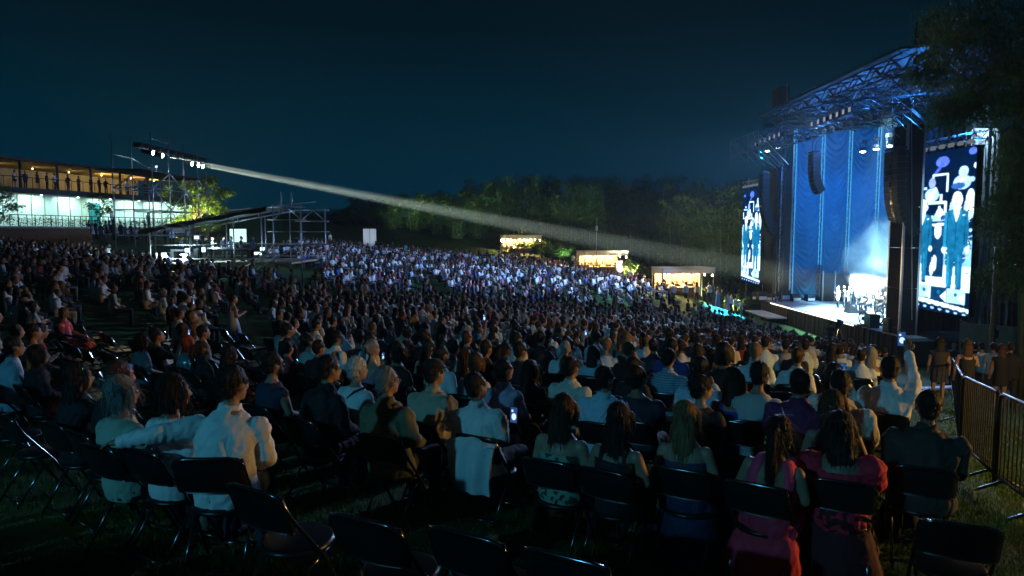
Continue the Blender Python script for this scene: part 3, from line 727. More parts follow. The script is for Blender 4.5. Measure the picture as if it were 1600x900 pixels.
# --- screens
GW, GH = 104, 250
xs = 130+290*(np.arange(GW)+.5)/GW; ys = 40+790*(np.arange(GH)+.5)/GH
XX, YY = np.meshgrid(xs, ys); IM = np.zeros((GH,GW,3)); IM[:] = (.0,.006,.03)
def pe(cx,cy,rx,ry,c): IM[((XX-cx)/rx)**2+((YY-cy)/ry)**2<1] = c
def pp(pts,c):
    ins = np.zeros(XX.shape,bool); n=len(pts)
    for i in range(n):
        x1,y1=pts[i]; x2,y2=pts[(i+1)%n]
        if y1==y2: continue
        m_ = ((y1>YY)!=(y2>YY)) & (XX < (x2-x1)*(YY-y1)/(y2-y1)+x1); ins ^= m_
    IM[ins] = c
def pr(x0,y0,x1,y1,c): pp([(x0,y0),(x1,y0),(x1,y1),(x0,y1)],c)
def pl(x0,y0,x1,y1,w,c):
    d = math.hypot(x1-x0,y1-y0); nx,ny = -(y1-y0)/d*w/2,(x1-x0)/d*w/2; pp([(x0+nx,y0+ny),(x1+nx,y1+ny),(x1-nx,y1-ny),(x0-nx,y0-ny)],c)
WH=(.62,.88,1.0); CY=(.35,.65,1.0); TE=(.004,.11,.24); TD=(.002,.03,.09); BL=(.07,.14,.85); LB=(.30,.55,1.)
pe(275,90,30,26,BL); pe(405,60,16,16,BL); pe(160,95,14,10,BL); pl(240,150,280,95,14,(.05,.1,.6))
pr(128,440,430,720,(.16,.45,.75)); pr(128,600,430,720,WH)
rs=random.Random(5)
for k in range(46):
    x=rs.uniform(132,425); y=rs.uniform(300,600); c_=rs.choice([WH,LB,CY,TD,TD,(.02,.06,.3)]); pe(x,y,rs.uniform(7,13),rs.uniform(16,34),c_); pe(x,y-rs.uniform(24,34),6,8,rs.choice([WH,CY])); pl(x-12,y+6,x+14,y-4,4,rs.choice([WH,LB]))
for (x,y) in ((205,430),(260,400),(300,470),(400,330),(150,400),(330,420)): pe(x,y,22,60,LB)
pr(215,380,300,660,TD); pe(268,430,16,40,WH); pl(240,400,300,395,12,WH); pe(245,620,9,34,WH); pe(258,590,10,40,WH); pe(272,340,16,22,WH)
pl(230,152,304,152,9,WH); pl(302,150,302,240,9,WH); pl(234,146,234,165,8,WH); pl(150,215,205,215,12,CY); pl(144,235,144,290,10,WH); pl(140,288,165,288,8,WH)
pl(215,290,300,290,14,WH); pl(298,285,298,340,10,WH); pl(275,250,275,285,10,WH); pl(245,252,275,252,8,CY)
pe(230,190,16,26,(.2,.3,.9)); pe(230,250,34,34,LB); pe(222,262,14,26,WH); pe(245,226,10,14,WH)
pe(370,150,20,26,CY); pe(366,200,38,34,LB); pl(335,210,380,180,12,WH); pe(350,215,30,16,(.02,.08,.3)); pe(405,190,14,12,CY)
pe(405,300,20,66,WH); pe(418,128,6,12,WH); pe(180,192,10,7,WH)
def man(cx,top,sc,feet):
    h = feet-top
    pe(cx,top+.075*h,.045*h*1.05,.085*h,WH); pp([(cx-.035*h,top+.14*h),(cx+.035*h,top+.14*h),(cx+.012*h,top+.30*h),(cx-.012*h,top+.30*h)],WH)
    pp([(cx-.04*h,top+.165*h),(cx-.105*h,top+.20*h),(cx-.12*h,top+.40*h),(cx-.11*h,top+.55*h),(cx-.075*h,top+.56*h),(cx-.075*h,top+.60*h),(cx+.075*h,top+.60*h),(cx+.075*h,top+.56*h),(cx+.11*h,top+.55*h),(cx+.12*h,top+.40*h),(cx+.105*h,top+.20*h),(cx+.04*h,top+.165*h),(cx,top+.30*h)],TE)
    pp([(cx-.032*h,top+.15*h),(cx+.032*h,top+.15*h),(cx+.010*h,top+.27*h),(cx,top+.30*h),(cx-.010*h,top+.27*h)],WH)
    pp([(cx-.075*h,top+.58*h),(cx+.075*h,top+.58*h),(cx+.07*h,top+.97*h),(cx+.02*h,top+.97*h),(cx,top+.66*h),(cx-.02*h,top+.97*h),(cx-.07*h,top+.97*h)],TE)
    pl(cx,top+.30*h,cx,top+.58*h,3,TD); pl(cx-.085*h,top+.25*h,cx-.08*h,top+.52*h,3,TD); pl(cx+.085*h,top+.25*h,cx+.08*h,top+.52*h,3,TD)
    pe(cx-.105*h,top+.58*h,.02*h,.035*h,WH); pe(cx+.105*h,top+.58*h,.02*h,.035*h,WH); pe(cx-.045*h,top+.975*h,.03*h,.018*h,TD); pe(cx+.045*h,top+.975*h,.03*h,.018*h,TD)
    for s_ in (-1,1): pe(cx+s_*.016*h,top+.068*h,.010*h,.006*h,(.12,.35,.6)); pl(cx+s_*.008*h,top+.052*h,cx+s_*.026*h,top+.050*h,3,(.2,.45,.7)); pp([(cx+s_*.03*h,top+.165*h),(cx+s_*.062*h,top+.20*h),(cx+s_*.02*h,top+.33*h)],(.01,.17,.33))
    pl(cx-.016*h,top+.118*h,cx+.016*h,top+.118*h,4,(.2,.45,.7)); pl(cx,top+.07*h,cx-.004*h,top+.098*h,3,(.35,.62,.85))
    pp([(cx-.105*h,top+.20*h),(cx-.085*h,top+.20*h),(cx-.085*h,top+.56*h),(cx-.115*h,top+.55*h)],(.01,.20,.38)); pp([(cx-.072*h,top+.60*h),(cx-.05*h,top+.60*h),(cx-.045*h,top+.96*h),(cx-.068*h,top+.96*h)],(.01,.20,.38)); pp([(cx+.028*h,top+.62*h),(cx+.045*h,top+.62*h),(cx+.045*h,top+.96*h),(cx+.03*h,top+.96*h)],(.01,.17,.34))
    pl(cx+.055*h,top+.235*h,cx+.075*h,top+.225*h,5,WH)
man(190,272,1,697); man(349,246,1,722)
pl(246,560,246,690,3,WH)
for k,x in enumerate((130,181,248,322)):
    w = (50,66,72,80)[k]; pr(x,700+k*3,x+w,760+k*6,(.30,.58,.9) if k!=2 else TD); pe(x+w*.5,725+k*4,8,10,TE); pp([(x+w*.62,745+k*4),(x+w*.98,715+k*4),(x+w*.98,770+k*5)],WH)
pp([(128,760),(430,800),(430,818),(128,785)],WH)
for k in range(8): pe(150+k*36,792+k*4,12,9,(.0,.02,.05)); pe(150+k*36,806+k*3,8,5,LB)
for _ in range(1):
    P_=np.pad(IM,((1,1),(1,1),(0,0)),'edge'); IM=(P_[1:-1,1:-1]*2+P_[:-2,1:-1]+P_[2:,1:-1]+P_[1:-1,:-2]+P_[1:-1,2:])/6
low=rng.normal(0,1,(GH//6+2,GW//6+2)); lowf=np.kron(low,np.ones((6,6)))[:GH,:GW]
for _ in range(6):
    P_=np.pad(lowf,1,'edge'); lowf=(P_[1:-1,1:-1]+P_[:-2,1:-1]+P_[2:,1:-1]+P_[1:-1,:-2]+P_[1:-1,2:])/5
IM *= np.clip(1+.16*lowf+.06*rng.normal(0,1,(GH,GW)),.6,1.5)[...,None]
IM *= (1+.10*np.sin(XX*1.3)[...,None]*np.sin(YY*1.1)[...,None])
# LED sheet: one quad per pixel cell, rows top to bottom, x left to right
vv=[];ff=[];cc=[]
for j in range(GH):
    for i in range(GW):
        x0,x1=i/GW,(i+1)/GW; z1,z0=1-j/GH,1-(j+1)/GH; b=len(vv); vv += [(x0,0,z0),(x1,0,z0),(x1,0,z1),(x0,0,z1)]; ff.append((b,b+1,b+2,b+3)); cc += [IM[j,i]]*4
me_img = bpy.data.meshes.new('video_image'); me_img.from_pydata(vv,[],ff); scol(me_img,'Col',np.array(cc)); me_img.materials.append(emit('led_video',(1,1,1),SCREEN_E,'Col'))
def screen(xl, xr, yt, yb, label):
    a = sp(xl,(yt[0]+yb[0])/2); b = sp(xr,(yt[1]+yb[1])/2)
    zt = (sp(xl,yt[0]).z+sp(xr,yt[1]).z)/2; zb = (sp(xl,yb[0]).z+sp(xr,yb[1]).z)/2
    d = Vector((b.x-a.x,b.y-a.y,0)); L = d.length; rz = math.atan2(d.y,d.x)
    t = empty('video_screen',(a.x,a.y,zb),rz); tag(t,label,'screen','video screens flanking the stage'); H = zt-zb
    o = link('video_image', me_img, t); o.scale = (L,1,H); o.location = (0,-.02,0)
    MB().box((L/2,.18,H/2),(L+.1,.36,H+.1)).build('cabinet',M['blackmat'],t)
    truss(MB(),(-.2,.2,H+.6),(L+.2,.2,H+.6),.4,.03,.015,.5).build('header_truss',M['alu'],t)
    for k in range(7):
        MB().box((L*(k+.5)/7,-.12,H+.28),(L/7*.5,.12,.22),0,R(-20)).build('fixture',M['fixture'],t)
    for x in (-.15,L+.15): MB().bar((x,.6,-zb-6.6),(x,.6,H+1.2),.12).build('leg',M['alu'],t)
    return t
M['fixture'] = emit('dim_fixture_face',(.8,.9,1),.16)
screen(1423,1520,(243,232),(478,497),'large portrait video screen at the near side of the stage')
screen(1160,1189,(297,292),(438,446),'small looking portrait video screen at the far side of the stage')

# --- line arrays
def line_array(px, yt, yb, off, n, w, label, curve=.9):
    a = sp(px,yt,off); b = sp(px,yb,off); H = a.z-b.z; t = empty('line_array',(a.x,a.y,a.z),math.atan2(-1,.0)-R(0)) ; t.rotation_euler=(0,0,R(-93)); tag(t,label,'loudspeaker','hanging loudspeaker arrays')
    # local: faces -Y (audience), x across
    h = H/n; y=0.; z=0.; ang=0.
    MB().box((0,.25,.12),(w,.5,.12)).build('bumper',M['tube_dark'],t)
    for dx in (-w*.3,w*.3): MB().tube([(dx,.25,.15),(dx,.25,2.6)],.02,4).build('chain',M['tube_dark'],t)
    for k in range(n):
        f=k/(n-1); ang = curve*f**2.2*.75
        c=MB().box((0,.3,0),(w,.62,h*.94)).box((0,-.015,0),(w*.9,.02,h*.78)).build('cabinet',M['speaker'],t); c.location=(0,y,z-h/2); c.rotation_euler=(ang,0,0)
        MB().box((0,-.03,0),(w*.16,.02,h*.8)).build('horn',M['tube_dark'],c)
        y += math.sin(ang)*h; z -= math.cos(ang)*h
    return t
M['speaker'] = mat('speaker_cabinet',(.022,.024,.028),.5,0,.2,6)
line_array(1393,236,378,-2.6,15,1.7,'big dark hanging loudspeaker array nearest the large screen')
line_array(1189,272,372,-2.2,16,1.3,'hanging loudspeaker array beside the far screen')
line_array(1267,240,306,.6,10,1.2,'short curved loudspeaker array hanging before the curtain')

# --- black wing columns
def wing(px0,px1,off,zt,label):
    a=sp(px0,400,off); b=sp(px1,400,off); c=(a+b)/2; L=abs(b.y-a.y); g=gz(c.x,c.y)-.3
    t=empty('wing_tower',(c.x,c.y,g)); tag(t,label,'tower'); H=zt-g
    for sx in (-.5,.5):
        for sy in (-1,1): MB().bar((sx,sy*L/2,0),(sx,sy*L/2,H),.12).build('upright',M['alu'],t)
    for k in range(6):
        MB().box((.0,0,H*(k+.5)/6),(1.06,L+.1,H/6-.03)).build('masking_cloth',M['cloth_black'],t)
wing(1401,1424,-1.6,8.6,'tall black masked tower between the stage and the large screen')
wing(1200,1228,.8,8.2,'tall black masked tower beside the far screen')

# --- side masking at the near end
t=empty('masking_curtain',(32.3,44.5,DZ-1.6)); tag(t,'long black masking curtain closing the near side of the stage','curtain')
for k in range(6):
    vs=[];fs=[]
    for i in range(25):
        xx=-6.6+13.2*(k+i/24)/6; vs+=[(xx,.12*math.sin(i*1.7+k),0),(xx,.12*math.sin(i*1.7+k),14.5)]
    for i in range(24): fs.append((2*i,2*i+2,2*i+3,2*i+1))
    mb=MB(); mb._add(vs,fs); mb.build('drop',M['cloth_black'],t)
# --- roof
rf = empty('stage_roof',(30,51,12.4)); tag(rf,'dark sloping stage roof with blue lit trusses','roof'); rfi=Matrix.Translation((-30,-51,-12.4))
def rfp(mb,name,m,smooth=False):
    o=mb.build(name,m,None,smooth); o.parent=rf; o.matrix_parent_inverse=rfi; return o
fL=sp(1178,192,-3.6); fN=sp(1400,83,-3.6)
def rp(f,x,dz=0):
    y=fL.y+(fN.y-fL.y)*f; return Vector((21.9+x,y,12.35+.09*x+dz))
NU=20; V=[]; F=[]
for top in (0,.12):
    for j in range(2):
        for i in range(NU+1): V.append(rp(-.03+1.10*i/NU,-.3+17*j,top))
n1=NU+1
for i in range(NU):
    F+= [(i,n1+i,n1+i+1,i+1),(2*n1+i,2*n1+i+1,3*n1+i+1,3*n1+i),(i,i+1,2*n1+i+1,2*n1+i),(n1+i+1,n1+i,3*n1+i,3*n1+i+1)]
mb=MB(); mb._add(V,F); rfp(mb,'membrane',M['roofcloth'] if 'roofcloth' in M else mat('roof_membrane',(.05,.055,.06),.7))
for x in (.4,3.6,7.0,10.5,14):
    mb=MB(); truss(mb,rp(0,x,-.55),rp(1.05,x,-.55),.7,.05,.03,1.0); rfp(mb,'truss',M['truss_dark'])
for f in (0,.2,.4,.6,.8,1.0):
    mb=MB(); truss(mb,rp(f,.2,-1.5),rp(f,15,-1.5),.6,.045,.025,1.0); rfp(mb,'cross_truss',M['truss_dark'])
for f in (.08,.25,.42,.58,.75,.92):
    rfp(MB().tube([rp(f,.4,-.6),rp(f-.05,3.6,-2.6)],.05,5),'strut',M['truss_dark']); rfp(MB().tube([rp(f,3.6,-.6),rp(f+.05,7,-2.4)],.05,5),'strut',M['truss_dark'])
for f in (.2,.45,.7,.95):
    mb=MB(); truss(mb,rp(f-.2,1.2,-2.8),rp(f+.1,1.2,-2.8),.45,.03,.018,.6); rfp(mb,'lighting_bar',M['truss_dark'])
for q,(x,y) in enumerate(((24.0,61.5),(37,63),(37,40.2))):
    mb=MB(); truss(mb,(x,y,gz(x,y)),(x,y,12.2),.6,.05,.025,1.0); rfp(mb,'tower_leg',M['truss_dark'])
# fixture rows
def fixrow(p,q,n,label,off):
    for k in range(n):
        f=k/(n-1); c=sp(p[0]+(q[0]-p[0])*f,p[1]+(q[1]-p[1])*f,off); t=empty('stage_light',c,R(-93)); tag(t,f'{ordn(k)} small pale lamp along {label}','stage light','pale lamps along the roof edge')
        MB().box((0,.2,0),(.42,.36,.42)).build('housing',M['blackmat'],t); MB().box((0,.01,0),(.34,.02,.30)).build('lens',M['fixture2'],t); MB().bar((0,.2,.2),(0,.2,.6),.05).build('bracket',M['tube_dark'],t)
M['fixture2']=emit('pale_fixture_face',(.95,.95,1),.30)
fixrow((1268,194),(1327,171),7,'the long lighting bar under the roof',-2.6)
fixrow((1180,225),(1217,210),6,'the far end lighting bar',-2.6)
M['beamface']=emit('moving_head_lens',(.75,.9,1),30)
heads=[(1348,237,'moving head lamp, farthest of the three above the smoke'),(1369,233,'moving head lamp, middle of the three above the smoke'),(1390,228,'moving head lamp, nearest of the three above the smoke'),(1199,236,'moving head lamp shining blue over the far wing'),(1216,231,'moving head lamp shining blue beside the curtain edge')]
for i,(px,py,lb) in enumerate(heads):
    c=sp(px,py,2.0 if i<3 else .5); t=empty('moving_head_light',c); tag(t,lb,'stage light','moving head lamps')
    MB().box((0,0,.75),(.4,.4,.25)).build('base',M['blackmat'],t); MB().bar((-.22,0,.1),(-.22,0,.65),.06).build('yoke_arm',M['blackmat'],t); MB().bar((.22,0,.1),(.22,0,.65),.06).build('yoke_arm',M['blackmat'],t)
    MB().tube([(0,0,.35),(0,0,.02)],[.14,.2],10).build('head',M['blackmat'],t,True); MB().ell((0,0,0),(.2,.2,.08),10,6).build('lens',M['beamface'],t)

# --- wing scaffolds drawn out as real tubes
def scaf(name,label,segs,off,r=.035):
    t=empty(name,sp(segs[0][1],segs[0][2],off)); inv=Matrix.Translation(-t.location); tag(t,label,'scaffold')
    for (nm,x0,y0,x1,y1,*d) in segs:
        dd=d[0] if d else 0
        o=MB().tube([sp(x0,y0,off+dd),sp(x1,y1,off+dd)],r,5).build(nm,M['steel']); o.parent=t; o.matrix_parent_inverse=inv
fs_=[('upright',x,y0,x+1,y0+42) for x,y0 in ((1141,221),(1155,215),(1168,210),(1185,204))]+[('ledger',1141,221,1185,204),('ledger',1141,238,1187,222),('ledger',1142,246,1187,231)]
fs_+=[('brace',1143+9*k,226-3*k,1172+12*k,262-1*k) for k in range(6)]+[('brace',1168+9*k,232-4*k,1212+6*k,262-2*k,1.0) for k in range(3)]+[('brace',1168+4*k,211-1.5*k,1171+4*k,219-1.5*k) for k in range(4)]
scaf('wing_scaffold','thin steel scaffold wing cantilevered at the far side of the stage',fs_,-4.4)
ns_=[('upright',1358,135,1359,182),('upright',1393,120,1395,200),('upright',1424,20,1425,500),('upright',1426,128,1427,165),('upright',1471,88,1472,130),('upright',1462,10,1463,150,1.5)]
ns_+=[('ledger',1358,135,1422,108),('ledger',1358,148,1393,137),('ledger',1393,150,1470,121),('ledger',1393,162,1458,139),('ledger',1358,174,1393,162),('ledger',1350,182,1398,184,1),('ledger',1358,161,1395,160,1),('ledger',1424,12,1520,14,1.5),('ledger',1330,195,1400,182,1.0)]
ns_+=[('brace',1395,165,1440,202),('brace',1397,150,1456,200),('brace',1430,150,1452,170),('brace',1470,64,1496,94,1),('brace',1363,178,1405,214),('brace',1400,185,1420,206),('brace',1425,170,1460,200),('brace',1475,92,1500,112,1)]
scaf('wing_scaffold','steel scaffold wing with long braces above the large screen',ns_,-2.2,.03)
rs_=[('upright',1527,300,1529,520),('upright',1541,400,1543,512),('upright',1540,230,1541,400,1),('ledger',1520,478,1552,478),('ledger',1538,428,1640,428),('ledger',1538,450,1600,449,1.5),('brace',1520,440,1550,478),('brace',1540,370,1585,400),('brace',1500,500,1540,520),('brace',1517,400,1540,380)]
scaf('support_scaffold','warm lit scaffold behind the large screen under the bamboo',rs_,3.0,.04)
# banner block and masts above the far roof corner
t=empty('roof_equipment',sp(1210,165,1)); inv=Matrix.Translation(-t.location); tag(t,'dark mesh covered box with masts above the roof','equipment')
a=sp(1212,150,1); b=sp(1228,150,1)
for nm,mb,m in (('mesh_box',MB().box(((a.x+b.x)/2,(a.y+b.y)/2,(sp(1220,138,1).z+sp(1220,166,1).z)/2),(.8,abs(a.y-b.y),sp(1220,138,1).z-sp(1220,166,1).z)),'cloth_black'),('mast',MB().tube([sp(1211,142,1),sp(1211,172,1)],.05,5),'steel'),('mast',MB().tube([sp(1230,131,1),sp(1230,172,1)],.05,5),'steel'),('rail',MB().tube([sp(1254,145,1),sp(1275,135,1)],.03,5),'steel'),('mast',MB().tube([sp(1254,145,1),sp(1254,160,1)],.03,5),'steel')):
    o=mb.build(nm,M[m]); o.parent=t; o.matrix_parent_inverse=inv
t=empty('roof_equipment',sp(1424,90,-1.8)); inv=Matrix.Translation(-t.location); tag(t,'dark mesh panel on poles high above the large screen','equipment')
a=sp(1426,50,-1.8); b=sp(1462,50,-1.8)
o=MB().box(((a.x+b.x)/2+.2,(a.y+b.y)/2,(sp(1440,30,-1.8).z+sp(1440,95,-1.8).z)/2),(.3,abs(a.y-b.y),sp(1440,30,-1.8).z-sp(1440,95,-1.8).z)).build('mesh_panel',M['cloth_black']); o.parent=t; o.matrix_parent_inverse=inv
o=MB().tube([sp(1462,8,-1.8),sp(1462,110,-1.8)],.05,5).build('mast',M['steel']); o.parent=t; o.matrix_parent_inverse=inv

# --- gear on the stage
def deckpt(px,py,z=DZ): 
    d=ray(px,py); s=(z-CAMZ)/d.z; return Vector((d.x*s,d.y*s,z))
M['gearwhite']=mat('white_gear',(.75,.78,.8),.5)
for i,(px,py) in enumerate(((1182,467),(1190,468),(1203,468),(1214,467),(1226,468),(1243,469),(1265,469))):
    p=deckpt(px,py+2); t=empty('road_case',p,R(random.uniform(-20,20))); tag(t,f'small stage case, {ordn(i)} from the far corner of the stage','case','cases along the far side of the stage')
    h=random.uniform(.5,1.0); MB().box((0,0,h/2+.06),(.8,.5,h)).build('body',M['blackmat'],t); MB().box((0,-.26,h*.35),(.7,.03,h*.4)).build('panel',M['gearwhite'],t)
    for s_ in (-1,1): MB().tube([(s_*.3,-.1,.06),(s_*.3,.1,.06)],.06,6).build('wheel',M['tube_dark'],t)
def wedge(p,rz,s,label):
    t=empty('floor_monitor',p,rz); tag(t,label,'loudspeaker')
    mb=MB(); mb._add([(-.4*s,-.25*s,0),(.4*s,-.25*s,0),(.4*s,.3*s,0),(-.4*s,.3*s,0),(-.4*s,-.25*s,.12*s),(.4*s,-.25*s,.12*s),(.4*s,.2*s,.5*s),(-.4*s,.2*s,.5*s)],[(3,2,1,0),(4,5,6,7),(0,1,5,4),(1,2,6,5),(2,3,7,6),(3,0,4,7)]); mb.build('cabinet',M['speaker'],t)
    MB().box((0,-.05*s,.33*s),(.7*s,.5*s,.01),0,R(40)).build('grille',M['tube_dark'],t)
wedge(deckpt(1331,489),R(80),1.5,'long dark floor monitor before the singers'); wedge(deckpt(1349,491),R(70),1.1,'smaller floor monitor beside the long one')
for i,(px,py) in enumerate(((1362,512),(1391,519))):
    p=deckpt(px,py); t=empty('subwoofer',p,R(-90)); tag(t,['black square loudspeaker on the stage lip','black loudspeaker at the near end of the stage lip'][i],'loudspeaker')
    MB().box((0,0,.45),(.75,.6,.9)).build('cabinet',M['speaker'],t); MB().box((0,-.31,.45),(.65,.02,.8)).build('grille',M['tube_dark'],t)
for i,(px,py) in enumerate(((1348,510),(1373,508))):
    p=deckpt(px,py); t=empty('stage_fan',p,R(-80)); tag(t,['round framed stage fan on the stage lip','second round framed stage fan beside the loudspeaker'][i],'fan')
    MB().tube([(.42*math.cos(a),0,.55+.42*math.sin(a)) for a in np.linspace(0,2*math.pi,17)[:-1]],.05,6,True).build('rim',M['blackmat'],t); MB().box((0,0,.06),(.6,.4,.12)).build('base',M['blackmat'],t)
    MB().tube([(0,-.05,.55),(0,.2,.55)],.12,8).build('hub',M['blackmat'],t)
    for k in range(5): a=k*1.257; MB().box((.2*math.cos(a),.03,.55+.2*math.sin(a)),(.3,.02,.1),0,0,-a).build('blade',M['gearwhite'],t)

# --- stage lamps
lamp_only('deck_wash','SPOT',(27,50,11),(29.5,51,DZ),DECK_E,(.42,.76,1),.3,62,.7)
lamp_only('orchestra_wash','SPOT',(30,44,11),(31,51,DZ),DECK_E*.6,(.5,.8,1),.3,50,.7)
for k in range(4):
    f=cpx((edges[k]+edges[k+1])/2); p=CA+cd*f; s_=-1 if cn.y>0 else 1; q=p+cn*s_*4.5
    lamp_only('curtain_wash','SPOT',(q.x,q.y,10.8),(p.x,p.y,1.5),CURT_E,(.0,.24,1.0),.3,75,.8)
    lamp_only('curtain_footlight','SPOT',(q.x,q.y,DZ+.3),(p.x,p.y,3.5),CURT_E*.75,(.0,.30,1.0),.3,90,.8)
for f in (.15,.5,.85): 
    p=rp(f,4,-2.3); lamp_only('roof_blue_lamp','POINT',p,None,ROOF_E,(.03,.25,1),.3)
for i,(px,py,lb) in enumerate(heads[:3]):
    c=sp(px,py,2.0); lamp_only('moving_head_beam','SPOT',c-Vector((0,0,.15)),c+Vector((.5,.8,-12)),2500,(.25,.6,1),.08,9,.6)
for i,(px,py,lb) in enumerate(heads[3:]):
    c=sp(px,py,.5); lamp_only('moving_head_beam','SPOT',c-Vector((0,0,.15)),c+Vector((-1.5,2,-12)),900,(.05,.3,1),.08,14,.6)
# wash from the front truss over the audience
lamp_only('audience_wash','SPOT',(21.8,52,9.2),(-8,60,-2),AUD_E,(.27,.47,1.0),.5,72,.9)
lamp_only('audience_wash_near','SPOT',(21.8,48,9.2),(2,22,-2),AUD_E*.42,(.40,.60,1.0),.5,75,.9)
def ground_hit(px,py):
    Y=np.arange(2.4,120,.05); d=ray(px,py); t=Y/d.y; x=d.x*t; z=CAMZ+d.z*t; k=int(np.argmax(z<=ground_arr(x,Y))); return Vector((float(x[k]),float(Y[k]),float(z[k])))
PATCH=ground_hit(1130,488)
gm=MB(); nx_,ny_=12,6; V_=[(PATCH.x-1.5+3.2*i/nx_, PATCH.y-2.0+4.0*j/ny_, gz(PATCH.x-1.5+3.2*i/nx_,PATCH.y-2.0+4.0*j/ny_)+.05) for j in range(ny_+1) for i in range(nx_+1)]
gm._add(V_,[(j*(nx_+1)+i,j*(nx_+1)+i+1,(j+1)*(nx_+1)+i+1,(j+1)*(nx_+1)+i) for j in range(ny_) for i in range(nx_)]); tag(gm.build('light_patch_sheet',mat('light_patch_tint',(.16,.55,.55),.7,0,.15,2),None,True),'added sheet coloured turquoise as the light patch on the grass before the stage','ground sheet')  # added sheet, its turquoise stands in for stage light on the grass
lamp_only('grass_patch_beam','SPOT',(22.2,60,10.8),PATCH,42000,(.05,.85,1.0),.1,13,.4)
# --- stage smoke
sm=bpy.data.materials.new('stage_smoke'); sm.use_nodes=True; nt=sm.node_tree; nt.nodes.clear()
out=nt.nodes.new('ShaderNodeOutputMaterial'); pv=nt.nodes.new('ShaderNodeVolumePrincipled'); tc=nt.nodes.new('ShaderNodeTexCoord'); nz=nt.nodes.new('ShaderNodeTexNoise'); nz.inputs['Scale'].default_value=1.3; nz.inputs['Detail'].default_value=4
ln=nt.nodes.new('ShaderNodeVectorMath'); ln.operation='LENGTH'; nt.links.new(tc.outputs['Object'],ln.inputs[0]); nt.links.new(tc.outputs['Object'],nz.inputs['Vector'])
f1=nt.nodes.new('ShaderNodeMath'); f1.operation='SUBTRACT'; f1.inputs[0].default_value=1.0; nt.links.new(ln.outputs['Value'],f1.inputs[1])
f2=nt.nodes.new('ShaderNodeMath'); f2.operation='MULTIPLY_ADD'; nt.links.new(nz.outputs['Fac'],f2.inputs[0]); f2.inputs[1].default_value=2.2; f2.inputs[2].default_value=-1.2
f3=nt.nodes.new('ShaderNodeMath'); f3.operation='ADD'; nt.links.new(f1.outputs[0],f3.inputs[0]); nt.links.new(f2.outputs[0],f3.inputs[1]); f3.use_clamp=True
f4=nt.nodes.new('ShaderNodeMath'); f4.operation='MULTIPLY'; nt.links.new(f3.outputs[0],f4.inputs[0]); f4.inputs[1].default_value=1.0
nt.links.new(f4.outputs[0],pv.inputs['Density']); pv.inputs['Color'].default_value=(.8,.92,1,1); nt.links.new(pv.outputs[0],out.inputs['Volume'])
c=at(1373,400,57.5); o=MB().ell((0,0,0),(1,1,1),20,14).build('smoke',sm,None,True); o.location=c; o.scale=(2.9,2.8,4.0); tag(o,'pale puff of stage smoke billowing beside the orchestra','smoke',kind='stuff')
lamp_only('smoke_beam','SPOT',(33,48,10.8),c+Vector((0,0,-.6)),SMOKE_E,(.35,.75,1),.15,26,.6)
# ================================================================== PEOPLE
def mkmat(name, rough, bump, bscale, var=.12, stretch=None, spec=.4, scale=8):
    return mat(name, (1,1,1), rough, 0, var, scale, bump, bscale, objcol=True, spec=spec, stretch=stretch)
M['p_skin'] = mkmat('skin_tone', .5, .05, 40, .08)
M['p_cloth'] = mkmat('garment_cloth', .8, .35, 26, .10)
M['p_hair'] = mkmat('hair_strands', .55, 1.0, 60, .4, (1,1,.10), .25, 40)
def pattern_mat(name, kind, c2):
    m = mkmat(name, .75, .3, 26); nt = m.node_tree; b = nt.nodes['Principled BSDF']; src = b.inputs['Base Color'].links[0].from_socket
    tc = nt.nodes.new('ShaderNodeTexCoord'); mx = nt.nodes.new('ShaderNodeMix'); mx.data_type = 'RGBA'
    if kind == 'floral':
        t = nt.nodes.new('ShaderNodeTexNoise'); t.inputs['Scale'].default_value = 16; t.inputs['Detail'].default_value = 1; out = t.outputs['Fac']; lo, hi = .52, .56
    elif kind == 'sequin':
        t = nt.nodes.new('ShaderNodeTexVoronoi'); t.inputs['Scale'].default_value = 90; out = t.outputs['Distance']; lo, hi = .2, .5; b.inputs['Roughness'].default_value = .2; b.inputs['Metallic'].default_value = .7
    else:
        t = nt.nodes.new('ShaderNodeTexWave'); t.inputs['Scale'].default_value = 11 if kind == 'check' else 16; t.bands_direction = 'X' if kind == 'stripe' else 'Z'; out = t.outputs['Fac']; lo, hi = .6, .8
    nt.links.new(tc.outputs['Object'], t.inputs['Vector']); mr = nt.nodes.new('ShaderNodeMapRange'); mr.inputs['From Min'].default_value = lo; mr.inputs['From Max'].default_value = hi
    nt.links.new(out, mr.inputs['Value']); nt.links.new(mr.outputs[0], mx.inputs['Factor']); nt.links.new(src, mx.inputs[6]); mx.inputs[7].default_value = (*c2,1); nt.links.new(mx.outputs[2], b.inputs['Base Color'])
    return m
M['floral'] = pattern_mat('floral_print','floral',(.03,.05,.04)); M['floralred'] = pattern_mat('red_floral_print','floral',(.55,.30,.28)); M['check'] = pattern_mat('checked_cloth','check',(.12,.2,.3)); M['stripe'] = pattern_mat('striped_cloth','stripe',(.22,.22,.22)); M['sequin'] = pattern_mat('sequin_cloth','sequin',(.6,.8,.9))
M['eyew'] = mat('eye', (.7,.7,.7), .2); M['eyed'] = mat('iris_brow', (.02,.015,.012), .4)
M['glassframe'] = mat('spectacle_frame', (.30,.24,.14), .25, .6)
M['goldm'] = mat('gold_metal', (.75,.5,.18), .25, .9)
TORSO = [(-.02,.44,.165,.125),(-.03,.54,.178,.135),(-.05,.68,.150,.110),(-.055,.82,.165,.115),(-.047,.93,.178,.118),(-.042,.985,.160,.10),(-.036,1.03,.112,.080),(-.030,1.065,.080,.066),(-.028,1.09,.062,.058)]
